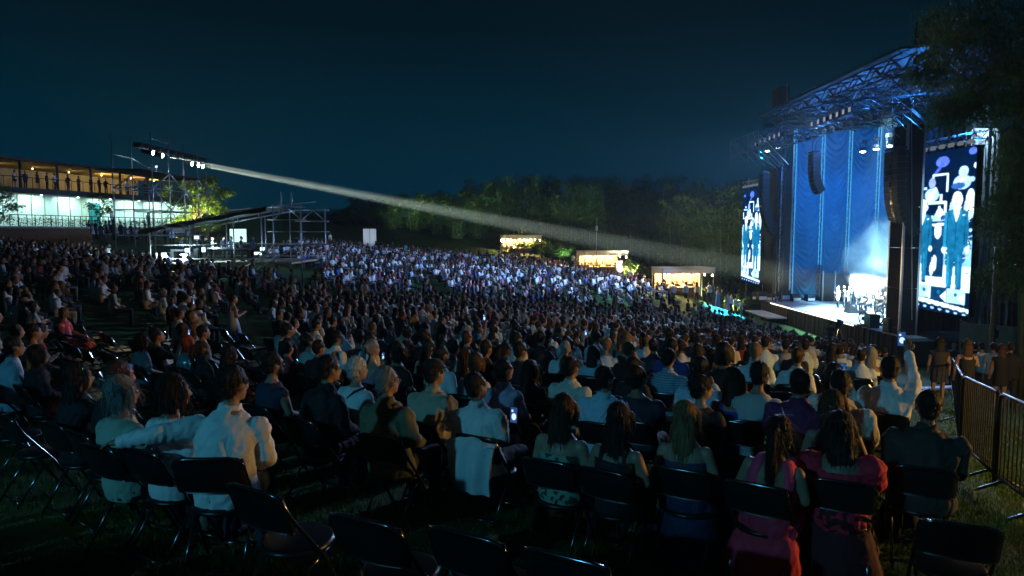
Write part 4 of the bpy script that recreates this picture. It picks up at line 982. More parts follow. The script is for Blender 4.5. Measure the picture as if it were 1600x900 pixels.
def torso(mb, dz, infl, z0, z1, wid=1.0):
    r = [( (0,y,z+dz), rx*wid+infl, ry*(.5+.5*wid)+infl) for (y,z,rx,ry) in TORSO if z0-1e-6 <= z <= z1+1e-6]
    mb.loft(r, 20)
TMPS = bpy.data.scenes.new('workbench')
def evalmesh(mb, name, voxel, mats, smooth=3, ratio=None):
    me = bpy.data.meshes.new('tmp'); me.from_pydata(mb.v, [], mb.f)
    ob = bpy.data.objects.new('tmp', me); TMPS.collection.objects.link(ob)
    m1 = ob.modifiers.new('r','REMESH'); m1.mode = 'VOXEL'; m1.voxel_size = voxel; m1.use_smooth_shade = True
    m2 = ob.modifiers.new('s','SMOOTH'); m2.factor = .5; m2.iterations = smooth
    if ratio: m3 = ob.modifiers.new('d','DECIMATE'); m3.ratio = ratio
    vl_ = TMPS.view_layers[0]; vl_.update(); dg = vl_.depsgraph; out = bpy.data.meshes.new_from_object(ob.evaluated_get(dg))
    bpy.data.objects.remove(ob); bpy.data.meshes.remove(me); out.name = name
    out.materials.clear()
    for m in mats: out.materials.append(m)
    out.polygons.foreach_set('use_smooth', [True]*len(out.polygons))
    return out
def joinraw(me, mb, mi=0):
    """append loose closed shapes to an existing mesh"""
    bm = bmesh.new(); bm.from_mesh(me)
    base = [bm.verts.new(v) for v in mb.v]
    for f, k in zip(mb.f, mb.m):
        try:
            nf = bm.faces.new([base[i] for i in f]); nf.material_index = k; nf.smooth = True
        except ValueError: pass
    bm.to_mesh(me); bm.free()
def wrinkle(me, amp, sc, seed):
    n = len(me.vertices); co = np.empty(n*3); me.vertices.foreach_get('co', co); co = co.reshape(-1,3)
    no = np.empty(n*3); me.vertices.foreach_get('normal', no); no = no.reshape(-1,3)
    d = np.array([noise.noise((x*sc+seed, y*sc, z*sc*.55+x*sc*.5)) for x,y,z in co]); d2 = np.array([1-2*abs(noise.noise((x*sc*1.4+seed+5, y*sc*1.4, z*sc*.8-x*sc*.7))) for x,y,z in co])
    co += no*((d*.6+d2*.6)*amp)[:,None]; me.vertices.foreach_set('co', co.ravel()); me.update()
def strands(me, amp, seed, curl=0.):
    n = len(me.vertices); co = np.empty(n*3); me.vertices.foreach_get('co', co); co = co.reshape(-1,3)
    no = np.empty(n*3); me.vertices.foreach_get('normal', no); no = no.reshape(-1,3)
    a = np.arctan2(co[:,0], -co[:,1])
    if curl: d = np.array([noise.noise((x*curl+seed,y*curl,z*curl)) for x,y,z in co])
    else: d = np.array([noise.noise((q*7+seed, z*4, seed)) + .6*noise.noise((q*19+seed, z*6+x*6, 2.)) for q,(x,y,z) in zip(a,co)])
    co += no*(d*amp)[:,None]; me.vertices.foreach_set('co', co.ravel()); me.update()
ARMS = {  # (elbow, wrist, hand direction) for the side +1 (person's right = -x when facing +y; mirrored by s)
 'lap':   ((.245,-.02,.765),(.12,.26,.64),(-.45,.85,-.2)),
 'fold':  ((.25,.03,.78),(.02,.20,.80),(-.95,.2,.1)),
 'down':  ((.235,-.03,.72),(.245,.05,.50),(0,.2,-1)),
 'phone': ((.26,.16,.86),(.14,.34,1.12),(-.15,.3,.95)),
 'raise': ((.24,.22,1.10),(.17,.36,1.38),(-.1,.25,.95)),
 'chin':  ((.24,.12,.78),(.09,.16,1.05),(-.2,-.1,.95)),
 'out':   ((.44,-.14,.93),(.68,-.06,.86),(.9,.3,-.2)),
 'side':  ((.225,-.03,.72),(.235,.02,.48),(0,.15,-1)),
 'hold':  ((.23,-.02,.76),(.10,.24,.86),(-.5,.8,.3)),
}
def hand(mb, w, d, s, curl=.5):
    w = Vector(w); d = Vector(d).normalized(); side = d.cross(Vector((0,0,1)) if abs(d.z) < .8 else Vector((0,1,0))).normalized(); nrm = side.cross(d)
    fl = [.062,.072,.068,.054]
    for k in range(4):
        b = w + d*.085 + side*((k-1.5)*.019); m1 = b + d*fl[k]*.5 - nrm*.012*curl*2; e = m1 + (d*(1-curl)-nrm*curl).normalized()*fl[k]*.5
        mb.tube([b-d*.01, m1, e], [.0095,.009,.007], 6)
    b = w + d*.03 + side*.036*(-s); mb.tube([b, b+side*(-s)*.02+d*.03, b+side*(-s)*.018+d*.055-nrm*.01], [.012,.011,.008], 6)
def person_meshes(name, pose='sit', arms=('lap','lap'), top='long', hair='short', bottom='trousers', wid=1.0, voxel=.013, seed=0, lod=0, fingers=True, head_turn=0.0):
    dz = 0 if pose == 'sit' else .38
    B = MB(); torso(B, dz, 0, .44, 1.09, wid)
    # head is built about the neck pivot and turned
    hp = Vector((0,-.015,1.12+dz)); HR = Matrix.Rotation(head_turn,3,'Z')
    HS = 1.07
    def H(p): return hp + HR @ ((Vector(p)+Vector((0,0,dz))-hp)*HS)
    B.cap((0,-.03,1.04+dz),(0,-.012,1.17+dz),.056,.05,12)
    B.ell(H((0,-.005,1.255)),(.077,.097,.105),16,12,HR); B.ell(H((0,.028,1.19)),(.056,.066,.066),14,10,HR); B.ell(H((0,.070,1.15)),(.03,.027,.025),10,8,HR)
    B.cap(H((0,.092,1.245)),H((0,.113,1.205)),.011,.017,8); B.ell(H((0,.092,1.176)),(.024,.014,.012),10,6,HR); B.ell(H((0,.082,1.268)),(.05,.018,.014),10,6,HR)
    for s in (-1,1):
        B.ell(H((s*.080,.0,1.228)),(.011,.026,.036),8,8,HR)
        sh = Vector((s*(.172*wid),-.04,.968+dz)); el, wr, hd = ARMS[arms[0 if s < 0 else 1]]
        el = Vector((s*el[0],el[1],el[2]+dz)); wr = Vector((s*wr[0],wr[1],wr[2]+dz)); hd = Vector((s*hd[0],hd[1],hd[2]))
        B.cap(sh,el,.056*wid,.042,10); B.cap(el,wr,.041,.029,10)
        pc = wr+hd.normalized()*.05; q = hd.to_track_quat('Y','Z').to_matrix(); B.ell(pc,(.042,.058,.022),10,8,q)
        if pose == 'sit':
            hip=(s*.09,.0,.53); kn=(s*.115,.45,.50); an=(s*.115,.41,.09); to=(s*.125,.57,.035)
        else:
            hip=(s*.088,-.01,.92); kn=(s*.10,.015,.50); an=(s*.10,-.025,.09); to=(s*.12,.13,.035)
        B.cap(hip,kn,.088*wid,.06,12); B.cap(kn,an,.056,.038,10); B.cap((an[0],an[1]-.02,.05),to,.042,.035,8)
    body = evalmesh(B,'body',voxel,[M['p_skin'],M['eyew'],M['eyed']],3,None if lod == 0 else .35)
    ex = MB()
    if lod == 0:
        for s in (-1,1):
            ex.mat(1).ell(H((s*.032,.081,1.238)),(.015,.010,.009),8,6,HR); ex.mat(2).ell(H((s*.032,.0895,1.238)),(.006,.004,.007),6,4,HR); ex.mat(2).ell(H((s*.034,.092,1.262)),(.02,.006,.004),6,4,HR)
        ex.mat(2).ell(H((0,.105,1.176)),(.02,.003,.002),6,4,HR)
        ex.mat(0)
        if fingers:
            for s in (-1,1):
                el, wr, hd = ARMS[arms[0 if s < 0 else 1]]; hand(ex,(s*wr[0],wr[1],wr[2]+dz),(s*hd[0],hd[1],hd[2]),s,.85 if arms[0 if s<0 else 1] in ('phone','raise','hold') else .45)
        joinraw(body, ex)
    out = {'body': body}
    # ---- top garment
    T = MB(); i_ = .016
    if top in ('long','short','collar','jacket','vest'):
        torso(T, dz, i_ if top != 'jacket' else .024, .44, 1.065, wid)
        if top in ('collar','jacket','long'): T.loft([((0,-.03,1.045+dz),.098,.082),((0,-.024,1.085+dz),.074,.070),((0,-.020,1.12+dz),.066,.064)],16)
        for s in (-1,1):
            sh = Vector((s*.172*wid,-.04,.965+dz)); el, wr, hd = ARMS[arms[0 if s < 0 else 1]]; el = Vector((s*el[0],el[1],el[2]+dz)); wr = Vector((s*wr[0],wr[1],wr[2]+dz))
            if top == 'vest': T.cap(sh,sh.lerp(el,.12),.066,.06,10)
            elif top == 'short': T.cap(sh,sh.lerp(el,.62),.072*wid,.066,10)
            else: T.cap(sh,el,.072*wid,.058,10); T.cap(el,el.lerp(wr,.93),.057,.045,10)
    elif top == 'strapless':
        T.loft([((0,y,z+dz),rx*wid+.012,ry*wid+.012) for y,z,rx,ry in [TORSO[0],TORSO[1],TORSO[2],TORSO[3],(-.047,.90,.176,.118)]],20)
    elif top == 'straps':
        torso(T, dz, .011, .44, .93, wid)
        for s in (-1,1): T.tube([(s*.10,-.155,.92+dz),(s*.095,-.13,1.02+dz),(s*.09,-.03,1.07+dz),(s*.09,.06,1.0+dz),(s*.09,.085,.92+dz)],.014,8)
    elif top == 'openback':
        torso(T, dz, .013, .44, .82, wid)
        for s in (-1,1):
            T.loft([((s*.11*wid,-.03,.80+dz),.075,.125),((s*.115*wid,-.03,.92+dz),.07,.125),((s*.105*wid,-.03,1.0+dz),.06,.105),((s*.075*wid,-.02,1.06+dz),.04,.07)],14)
    elif top == 'puff':
        torso(T, dz, .014, .44, .93, wid)
        for s in (-1,1):
            sh = Vector((s*.20*wid,-.04,.95+dz)); T.ell(sh,(.115,.11,.10),14,10); T.ell(sh+Vector((s*.03,.03,-.10)),(.09,.09,.09),12,8)
    if T.v:
        tm = evalmesh(T,'shirt',voxel,[M['p_cloth']],2,None if lod == 0 else .35)
        if lod == 0: wrinkle(tm,.017 if top in('collar','long','jacket') else .008,12,seed*3.1)
        if top == 'puff': strands(tm,.012,seed,25)
        out['shirt'] = tm
    # ---- bottom garment
    L = MB()
    if bottom == 'trousers':
        torso(L, dz, .010, .44, .54, wid)
        for s in (-1,1):
            if pose == 'sit': L.cap((s*.09,0,.53),(s*.115,.45,.50),.098*wid,.072,12); L.cap((s*.115,.45,.50),(s*.115,.41,.12),.068,.056,10); L.cap((s*.115,.39,.05),(s*.125,.58,.035),.046,.04,8)
            else: L.cap((s*.088,-.01,.92),(s*.10,.015,.50),.10*wid,.072,12); L.cap((s*.10,.015,.50),(s*.10,-.025,.10),.068,.06,10); L.cap((s*.10,-.04,.05),(s*.12,.14,.035),.046,.04,8)
    elif bottom == 'skirt' and pose == 'sit':
        torso(L, dz, .012, .44, .68, wid)
        L.loft([((0,-.06,.50),.20*wid,.11),((0,.15,.50),.21*wid,.11),((0,.36,.50),.20,.10),((0,.47,.48),.19,.09)],18,'y')
        L.loft([((0,.42,.50),.19,.10),((0,.47,.38),.21,.10),((0,.46,.25),.22,.11)],18)
    elif bottom == 'gown':
        if pose == 'sit':
            torso(L, dz, .012, .44, .68, wid); L.loft([((0,-.06,.50),.22*wid,.12),((0,.15,.50),.24*wid,.12),((0,.36,.50),.23,.11),((0,.47,.48),.22,.10)],18,'y')
            L.loft([((0,.40,.50),.22,.13),((0,.44,.30),.26,.17),((0,.42,.06),.33,.24)],18)
            L.loft([((0,-.02,.46),.22,.14),((0,-.02,.30),.27,.18),((0,-.02,.05),.33,.26)],18)
        else: L.loft([((0,-.05,1.08),.15,.11),((0,-.03,.92),.19,.145),((0,-.01,.6),.22,.18),((0,-.01,.3),.25,.21),((0,-.01,.04),.28,.24)],22)
    elif bottom == 'skirt':
        L.loft([((0,-.04,1.06),.155,.115),((0,-.03,.92),.19,.145),((0,-.01,.62),.19,.15)],20)
    if L.v:
        lm = evalmesh(L,'trousers',voxel*1.2,[M['p_cloth']],2,None if lod == 0 else .3)
        if lod == 0: wrinkle(lm,.009,9,seed+11)
        out['skirt' if bottom in ('skirt','gown') else 'trousers'] = lm
    # ---- hair
    A = MB()
    if hair != 'bald':
        big = {'curly':1.14,'bob':1.05,'long':1.04,'wavy':1.06,'hat':1.0,'afro':1.2}.get(hair,1.0)
        A.ell(H((0,-.022,1.283)),(.087*big,.101*big,.097*big),18,14,HR); A.ell(H((0,-.048,1.215)),(.072*big,.058*big,.07),14,10,HR)
        for s in (-1,1): A.ell(H((s*.074,.022,1.262)),(.013,.03,.035),8,6,HR)
        if hair in ('bob','wavy','long','ponywave'):
            lo = {'bob':1.09,'wavy':.90,'long':.80,'ponywave':1.0}[hair]+dz
            zt = 1.29+dz; rr = []
            for k in range(7):
                f = k/6; z = zt+(lo-zt)*f; wdt = (.086+.014*math.sin(min(1,f*1.15)*math.pi))*(1 if hair!='bob' else 1.0); cy = -.045-.085*f if hair != 'bob' else -.04
                rr.append(((0,cy,z),wdt*(1-.35*max(0,f-.7)/.3),.062-.026*f))
            A.loft(rr[::-1],18)
            if hair in ('long','wavy','bob'):
                for s in (-1,1): A.tube([H((s*.075,.03,1.30)),H((s*.094,.03,1.22)),H((s*.098,.01,1.13 if hair!='bob' else 1.12))],[.024,.026,.02],8)
        if hair == 'pony':
            A.tube([H((0,-.10,1.30)),H((0,-.15,1.27)),H((0,-.165,1.15)),(0,-.175,1.0+dz),(0,-.18,.86+dz)],[.035,.036,.042,.036,.014],10)
        if hair == 'bun': A.ell(H((0,-.13,1.30)),(.05,.05,.05),12,10)
        hm = evalmesh(A,'hair',voxel*.85,[M['p_hair']],2,None if lod == 0 else .4)
        if lod == 0 or hair in ('curly','wavy'): strands(hm,.016 if hair in('curly','afro') else (.010 if hair in ('long','wavy','pony','ponywave') else .005),seed+.37,34 if hair in('curly','afro') else (16 if hair=='wavy' else 0))
        out['hair'] = hm
        if hair == 'hat':
            C = MB(); C.ell(H((0,-.012,1.315)),(.096,.112,.072),18,10,HR); C.loft([(H((0,.07,1.295)),.085,.09),(H((0,.085,1.285)),.085,.095)],16); out['cap'] = evalmesh(C,'cap',voxel*.8,[M['p_cloth']],1)
    return out
SKINS = [(.25,.135,.085),(.31,.18,.12),(.20,.11,.065),(.36,.22,.15)]
def place_person(meshes, loc, face, colors, label, cat='person', group=None, scale=1.0, name='person', lean=True, cloth=None):
    """colors: dict skin, shirt, trousers, hair"""
    t = link(name, meshes['body'], None, loc, face-math.pi/2, colors.get('skin',SKINS[0])); t.scale = (scale,)*3
    if lean: t.rotation_euler = (random.gauss(-.01,.045), random.gauss(0,.035), face-math.pi/2)
    for k, m in meshes.items():
        if k == 'body': continue
        key = {'skirt':'trousers'}.get(k,k)
        if cloth and k in ('shirt','skirt') and len(m.materials): m.materials[0] = M[cloth]
        link(k, m, t, color=colors.get(key,(.02,.02,.025)))
    return tag(t, label, cat, group)
AIM = Vector((25.5,51,0))
def facing(x, y): return math.atan2(AIM.y-y, AIM.x-x)
def seat_from_px(px, py, hh=1.24):
    """walk along the view ray to the place where a head centre at this pixel would be hh above the ground"""
    Y = np.arange(2.4, 90, .02); d = ray(px, py); t = Y/d.y; x = d.x*t; z = CAMZ + d.z*t
    k = int(np.argmax(z - ground_arr(x, Y) <= hh)); return float(x[k]), float(Y[k])
# ================================================================== FOLDING CHAIRS
M['chairpad'] = mat('chair_vinyl', (.010,.010,.012), .30, 0, .3, 9, .12, 120)
M['chairtube'] = mat('chair_tube', (.16,.16,.17), .16, .95, .2, 14)
def arc_back(z0, z1, w, d0, d1, thick, n=9):
    mb = MB(); vs = []; fs = []
    for j,(z,dep) in enumerate(((z0,d0),(z0+(z1-z0)*.12,d0+(d1-d0)*.12-.004),(z1-.02,d1-.004),(z1,d1))):
        for side in (0,1):
            for i in range(n):
                a = i/(n-1)*2-1; inset = .97 if j in (0,3) else 1
                vs.append((a*w/2*inset, dep-.035*(1-a*a)+(thick if side else 0)*(0.6 if j in(0,3) else 1), z))
    for j in range(3):
        for i in range(n-1):
            b = j*2*n; t = (j+1)*2*n; fs.append((b+i,b+i+1,t+i+1,t+i)); fs.append((b+n+i+1,b+n+i,t+n+i,t+n+i+1))
        fs.append((j*2*n, (j+1)*2*n, (j+1)*2*n+n, j*2*n+n)); fs.append((j*2*n+n-1, j*2*n+2*n-1, (j+1)*2*n+2*n-1, (j+1)*2*n+n-1))
    fs += [tuple(list(range(n))+list(range(2*n-1,n-1,-1))), tuple(list(range(6*n,7*n))+list(range(8*n-1,7*n-1,-1)))[::-1]]
    mb._add(vs, fs); return mb
def chair_meshes():
    D = {}; w = .43
    p = []
    for s in (-1,1):
        q = [(s*w/2,.24,.0),(s*w/2,.03,.40),(s*w/2,-.20,.70),(s*w/2,-.255,.80),(s*(w/2-.03),-.268,.835),(s*(w/2-.08),-.275,.845)]
        p = q if s < 0 else p + q[::-1]
    D['frame'] = MB().tube(p,.0125,8).mesh('frame',[M['chairtube']],True)
    D['backrest'] = arc_back(.60,.838,.44,-.185,-.262,.022).mesh('backrest',[M['chairpad']],True)
    st_ = MB(); st_.loft([((0,.03,.425),.195,.20),((0,.03,.432),.215,.215),((0,.03,.455),.218,.218),((0,.03,.468),.19,.19)],20); D['seat'] = st_.mesh('seat',[M['chairpad']],True)
    D['leg_a'] = MB().tube([(-w/2+.03,-.30,0),(-w/2+.03,-.05,.36),(-w/2+.03,.10,.42)],.0115,8).mesh('rear_leg',[M['chairtube']],True)
    D['leg_b'] = MB().tube([(w/2-.03,-.30,0),(w/2-.03,-.05,.36),(w/2-.03,.10,.42)],.0115,8).mesh('rear_leg',[M['chairtube']],True)
    D['bar_a'] = MB().tube([(-w/2+.03,-.245,.08),(w/2-.03,-.245,.08)],.009,6).mesh('crossbar',[M['chairtube']],True)
    D['bar_b'] = MB().tube([(-w/2,.19,.09),(w/2,.19,.09)],.009,6).mesh('crossbar',[M['chairtube']],True)
    al = MB()
    al.tube(p,.013,5); al.mat(1); b = arc_back(.60,.838,.44,-.185,-.262,.022,5); al._add(b.v,b.f); al.box((0,.03,.445),(.42,.42,.045)); al.mat(0)
    for s in (-1,1): al.tube([(s*(w/2-.03),-.30,0),(s*(w/2-.03),.10,.42)],.012,4)
    D['low'] = al.mesh('folding_chair',[M['chairtube'],M['chairpad']],False)
    return D
CH = chair_meshes(); NCH = [0]
def chair(x, y, face, label, full=True, group='black folding chairs in the audience rows'):
    NCH[0] += 1; rz = face-math.pi/2+random.uniform(-.05,.05)
    if not full:
        o = link('folding_chair', CH['low'], None, (x,y,gz(x,y)), rz); return tag(o,label,'chair',group)
    t = empty('folding_chair',(x,y,gz(x,y)),rz)
    for nm,k in (('frame','frame'),('backrest','backrest'),('seat','seat'),('rear_leg','leg_a'),('rear_leg','leg_b'),('crossbar','bar_a'),('crossbar','bar_b')): link(nm, CH[k], t)
    return tag(t,label,'chair',group)

# ================================================================== NAMED PEOPLE OF THE NEAR ROWS
DK=(.012,.009,.008); BR=(.055,.026,.013); LB_=(.20,.11,.05); GY=(.20,.20,.20); WHT=(.46,.45,.43); RD=(.30,.05,.02)
WS=(.70,.70,.70); LBL=(.45,.58,.70); BK=(.013,.013,.016); NV=(.02,.03,.06); BG=(.42,.36,.26); OL=(.13,.13,.08); SG=(.36,.42,.34)
HERO = [
 # px, py, label, top, hair, bottom, arms(left,right), wid, turn, colours(shirt, bottom, hair, skin), extras
 (345,606,'man in pale shirt with his arm over the next chair, last occupied row','collar','short','trousers',('out','lap'),1.12,-.5,(WS,NV,DK,1),''),
 (270,615,'smiling dark haired woman in white top beside the man with outstretched arm','short','bob','trousers',('lap','lap'),1.0,-.2,(WS,BK,DK,1),''),
 (206,613,'older woman with grey bob and glasses in sage green top','short','bob','trousers',('lap','lap'),1.05,-.15,(SG,BK,GY,1),'glasses'),
 (127,592,'woman with gold headband and long dark hair looking at her phone','long','long','trousers',('lap','phone'),.95,-.1,(BK,BK,DK,1),'headband'),
 (172,590,'brown haired person half hidden behind the grey bob woman','long','short','trousers',('lap','lap'),.95,0,(BK,BK,BR,1),''),
 (66,556,'dark haired person in glasses and black top at the picture edge','long','bob','trousers',('lap','lap'),.98,0,(BK,BK,DK,3),'glasses'),
 (16,545,'man in light blue shirt at the very edge of the crowd','collar','short','trousers',('lap','lap'),1.05,0,(LBL,NV,DK,1),''),
 (1441,640,'broad person in dark olive jacket in the aisle end seat','jacket','short','trousers',('lap','lap'),1.25,0,((.035,.035,.03),BK,DK,0),''),
 (1318,668,'woman with long dark hair and shiny red puff sleeves','puff','long','gown',('lap','lap'),1.05,0,((.70,.02,.05),(.07,.008,.012),DK,0),''),
 (1196,672,'woman in coral pink open back dress with ponytail and gold earring','openback','pony','gown',('lap','lap'),1.0,-.12,((.85,.06,.14),(.8,.04,.08),DK,1),'earring'),
 (1078,655,'woman with wavy light brown hair and bare shoulders','strapless','wavy','gown',('lap','lap'),1.0,-.2,((.03,.04,.09),(.02,.025,.07),LB_,3),''),
 (966,655,'woman with straight dark hair and dark strappy top','straps','long','trousers',('lap','lap'),.96,-.1,(BK,BK,DK,1),''),
 (877,643,'woman with long reddish brown hair and strapless floral top','strapless','long','trousers',('lap','lap'),1.05,-.05,((.22,.34,.24),BK,(.05,.018,.01),3),''),
 (768,605,'man in white shirt holding a glowing phone, jacket on his chair','collar','short','trousers',('lap','hold'),1.18,-.3,(WS,BK,DK,1),''),
 (677,588,'man in black cap and khaki jacket','jacket','hat','trousers',('lap','lap'),1.18,-.3,(BG,BK,DK,1),''),
 (621,598,'grey haired person with glasses in dark olive jacket','jacket','short','trousers',('lap','lap'),1.1,-.25,(OL,BK,GY,1),'glasses'),
 (557,580,'woman with curly white hair in white top','short','curly','trousers',('lap','lap'),1.08,-.25,(WS,BK,WHT,3),'strap'),
 (499,580,'short haired person in plain black top beside the curly white hair','long','short','trousers',('lap','lap'),1.0,-.3,(BK,BK,DK,1),''),
 (431,570,'man in glasses with dark vest and beige sleeves','vest','short','trousers',('lap','lap'),1.05,-.3,(NV,BK,DK,1),'glasses'),
 (1314,632,'woman with very long brown hair one row ahead of the red sleeves','straps','long','gown',('lap','lap'),1.0,0,((.10,.09,.08),BK,BR,1),''),
 (1326,604,'man in cream shirt in front of the long brown hair','collar','short','trousers',('lap','lap'),1.15,-.1,((.62,.58,.50),BK,DK,1),''),
 (1383,578,'man in white shirt filming with a bright phone held up','collar','short','trousers',('lap','raise'),1.15,-.1,(WS,BK,DK,1),''),
 (1243,600,'person in maroon purple top','long','short','trousers',('lap','lap'),1.2,0,((.14,.02,.08),BK,DK,1),''),
 (1150,598,'woman in royal blue dress with long auburn hair','straps','long','gown',('lap','lap'),1.02,-.1,((.02,.04,.30),(.02,.04,.25),(.035,.014,.008),1),''),
 (1100,606,'woman with dark curly hair turned in profile with her phone','short','curly','trousers',('lap','hold'),.98,-.9,(BK,BK,DK,3),''),
 (1178,588,'person in pale grey printed t-shirt','short','short','trousers',('lap','lap'),1.05,0,((.42,.43,.42),BK,DK,1),''),
 (1002,592,'heavy set man in dark navy polo with an arm around his neighbour','short','short','trousers',('lap','lap'),1.25,-.2,((.02,.025,.04),BK,DK,0),''),
 (950,594,'balding man in light blue shirt leaning to his neighbour','collar','short','trousers',('lap','lap'),1.15,-.35,(LBL,BK,DK,1),''),
 (893,576,'man in pale green shirt with close cropped hair','collar','short','trousers',('lap','lap'),1.15,-.25,((.50,.55,.46),BK,DK,1),''),
 (828,580,'woman with long dark hair in a dark jacket before the empty chairs','jacket','long','trousers',('lap','lap'),1.0,-.3,(BK,BK,DK,1),''),
 (795,581,'person in lilac shirt partly behind the white shirted man','collar','short','trousers',('lap','lap'),1.0,-.3,((.42,.34,.45),BK,DK,1),''),
 (1043,562,'man in blue checked shirt','collar','short','trousers',('lap','lap'),1.12,-.2,((.30,.42,.52),BK,DK,1),''),
 (727,560,'woman with long brown hair in a dark floral dress','straps','long','gown',('lap','lap'),.98,-.3,(BK,BK,BR,1),''),
 (990,574,'woman with straight black hair behind the raised phones','long','long','trousers',('lap','lap'),.95,-.1,(BK,BK,DK,1),''),
 (787,549,'person in dark striped top and ponytail','long','pony','trousers',('lap','lap'),.98,-.3,((.03,.03,.035),BK,DK,1),''),
 (110,489,'woman in red floral dress sitting sideways with bare legs','short','long','skirt',('lap','lap'),.98,-.1,((.62,.03,.05),(.62,.03,.05),BR,3),''),
 (293,537,'woman with bright copper red hair and sequin top','short','bob','trousers',('lap','lap'),1.0,-.1,((.10,.16,.20),BK,RD,3),''),
 (322,545,'woman with pulled back brown hair in profile beside the copper hair','long','pony','trousers',('lap','lap'),.98,-.2,(BK,BK,BR,3),''),
 (357,556,'woman with long black hair hiding her profile','long','long','trousers',('lap','lap'),.98,-.1,(BK,BK,DK,3),''),
 (255,525,'man in black shirt holding a tall glowing phone','short','short','trousers',('lap','phone'),1.05,-.2,(BK,BK,DK,1),''),
 (228,533,'woman with dark wavy bob and pale face beside the tall phone','short','bob','trousers',('lap','lap'),1.0,-.25,((.20,.30,.34),BK,DK,3),''),
 (304,496,'bald man in cream shirt','collar','bald','trousers',('lap','lap'),1.15,-.1,((.62,.58,.50),BK,DK,1),''),
 (276,489,'woman with red tinted hair reaching up with a phone','short','long','trousers',('lap','raise'),.98,-.2,(BK,BK,(.08,.01,.01),3),''),
 (441,511,'grey haired man with glasses in teal white shirt','collar','short','trousers',('lap','lap'),1.15,-.3,((.55,.68,.70),BK,(.18,.18,.18),1),'glasses'),
 (487,535,'woman with hair up and shoulder hugged by the man beside her','short','bun','trousers',('lap','lap'),.98,-.3,((.40,.44,.40),BK,DK,3),''),
 (520,530,'man in white shirt with his arm round a woman','collar','short','trousers',('out','lap'),1.15,-.35,(WS,BK,DK,1),''),
 (573,532,'man in white shirt looking down beside the couple','collar','short','trousers',('lap','hold'),1.12,-.35,(WS,BK,DK,1),''),
 (612,545,'woman in black with dark tied hair and profile lit','straps','pony','trousers',('lap','lap'),.98,-.35,(BK,BK,DK,3),''),
 (657,525,'man in pale teal shirt in the middle rows','collar','short','trousers',('lap','lap'),1.12,-.3,((.55,.68,.70),BK,DK,1),''),
 (805,530,'man in white shirt with dark print','short','short','trousers',('lap','lap'),1.1,-.3,((.6,.62,.6),BK,DK,1),''),
]
def flyaway(me, kind, seed):
    """thin loose locks laid over the hair surface"""
    r = random.Random(seed); vs = me.vertices; n = len(vs); mb = MB(); longh = kind in ('long','wavy','pony','bob')
    for _ in range(420 if longh else 260):
        v = vs[r.randrange(n)]; p = Vector(v.co); nm = Vector(v.normal)
        if nm.y > .6 and p.z < 1.28: continue
        L = r.uniform(.10,.24) if longh else r.uniform(.03,.07); g = Vector((r.gauss(0,.15),r.gauss(0,.15),-1)) if longh else Vector((r.gauss(0,.5),r.gauss(0,.5)-.4,-.6))
        t = (g-nm*g.dot(nm)); t = t.normalized() if t.length > .05 else Vector((0,-1,0)); w = nm.cross(t).normalized()*r.uniform(.0016,.003); q = []
        for k in range(4):
            f = k/3; c = p + nm*(.003+.012*f*r.random()+(.010*math.sin(f*3.1))*(1 if kind=='curly' else .4)) + t*L*f + w*4*math.sin(f*4+seed)*(.6 if kind in('wavy','curly') else .15); q += [c-w*(1-.7*f), c+w*(1-.7*f)]
        mb._add(q, [(2*k,2*k+1,2*k+3,2*k+2) for k in range(3)])
    joinraw(me, mb)
SEATS = []   # x, y, radius kept free
HPOS = []
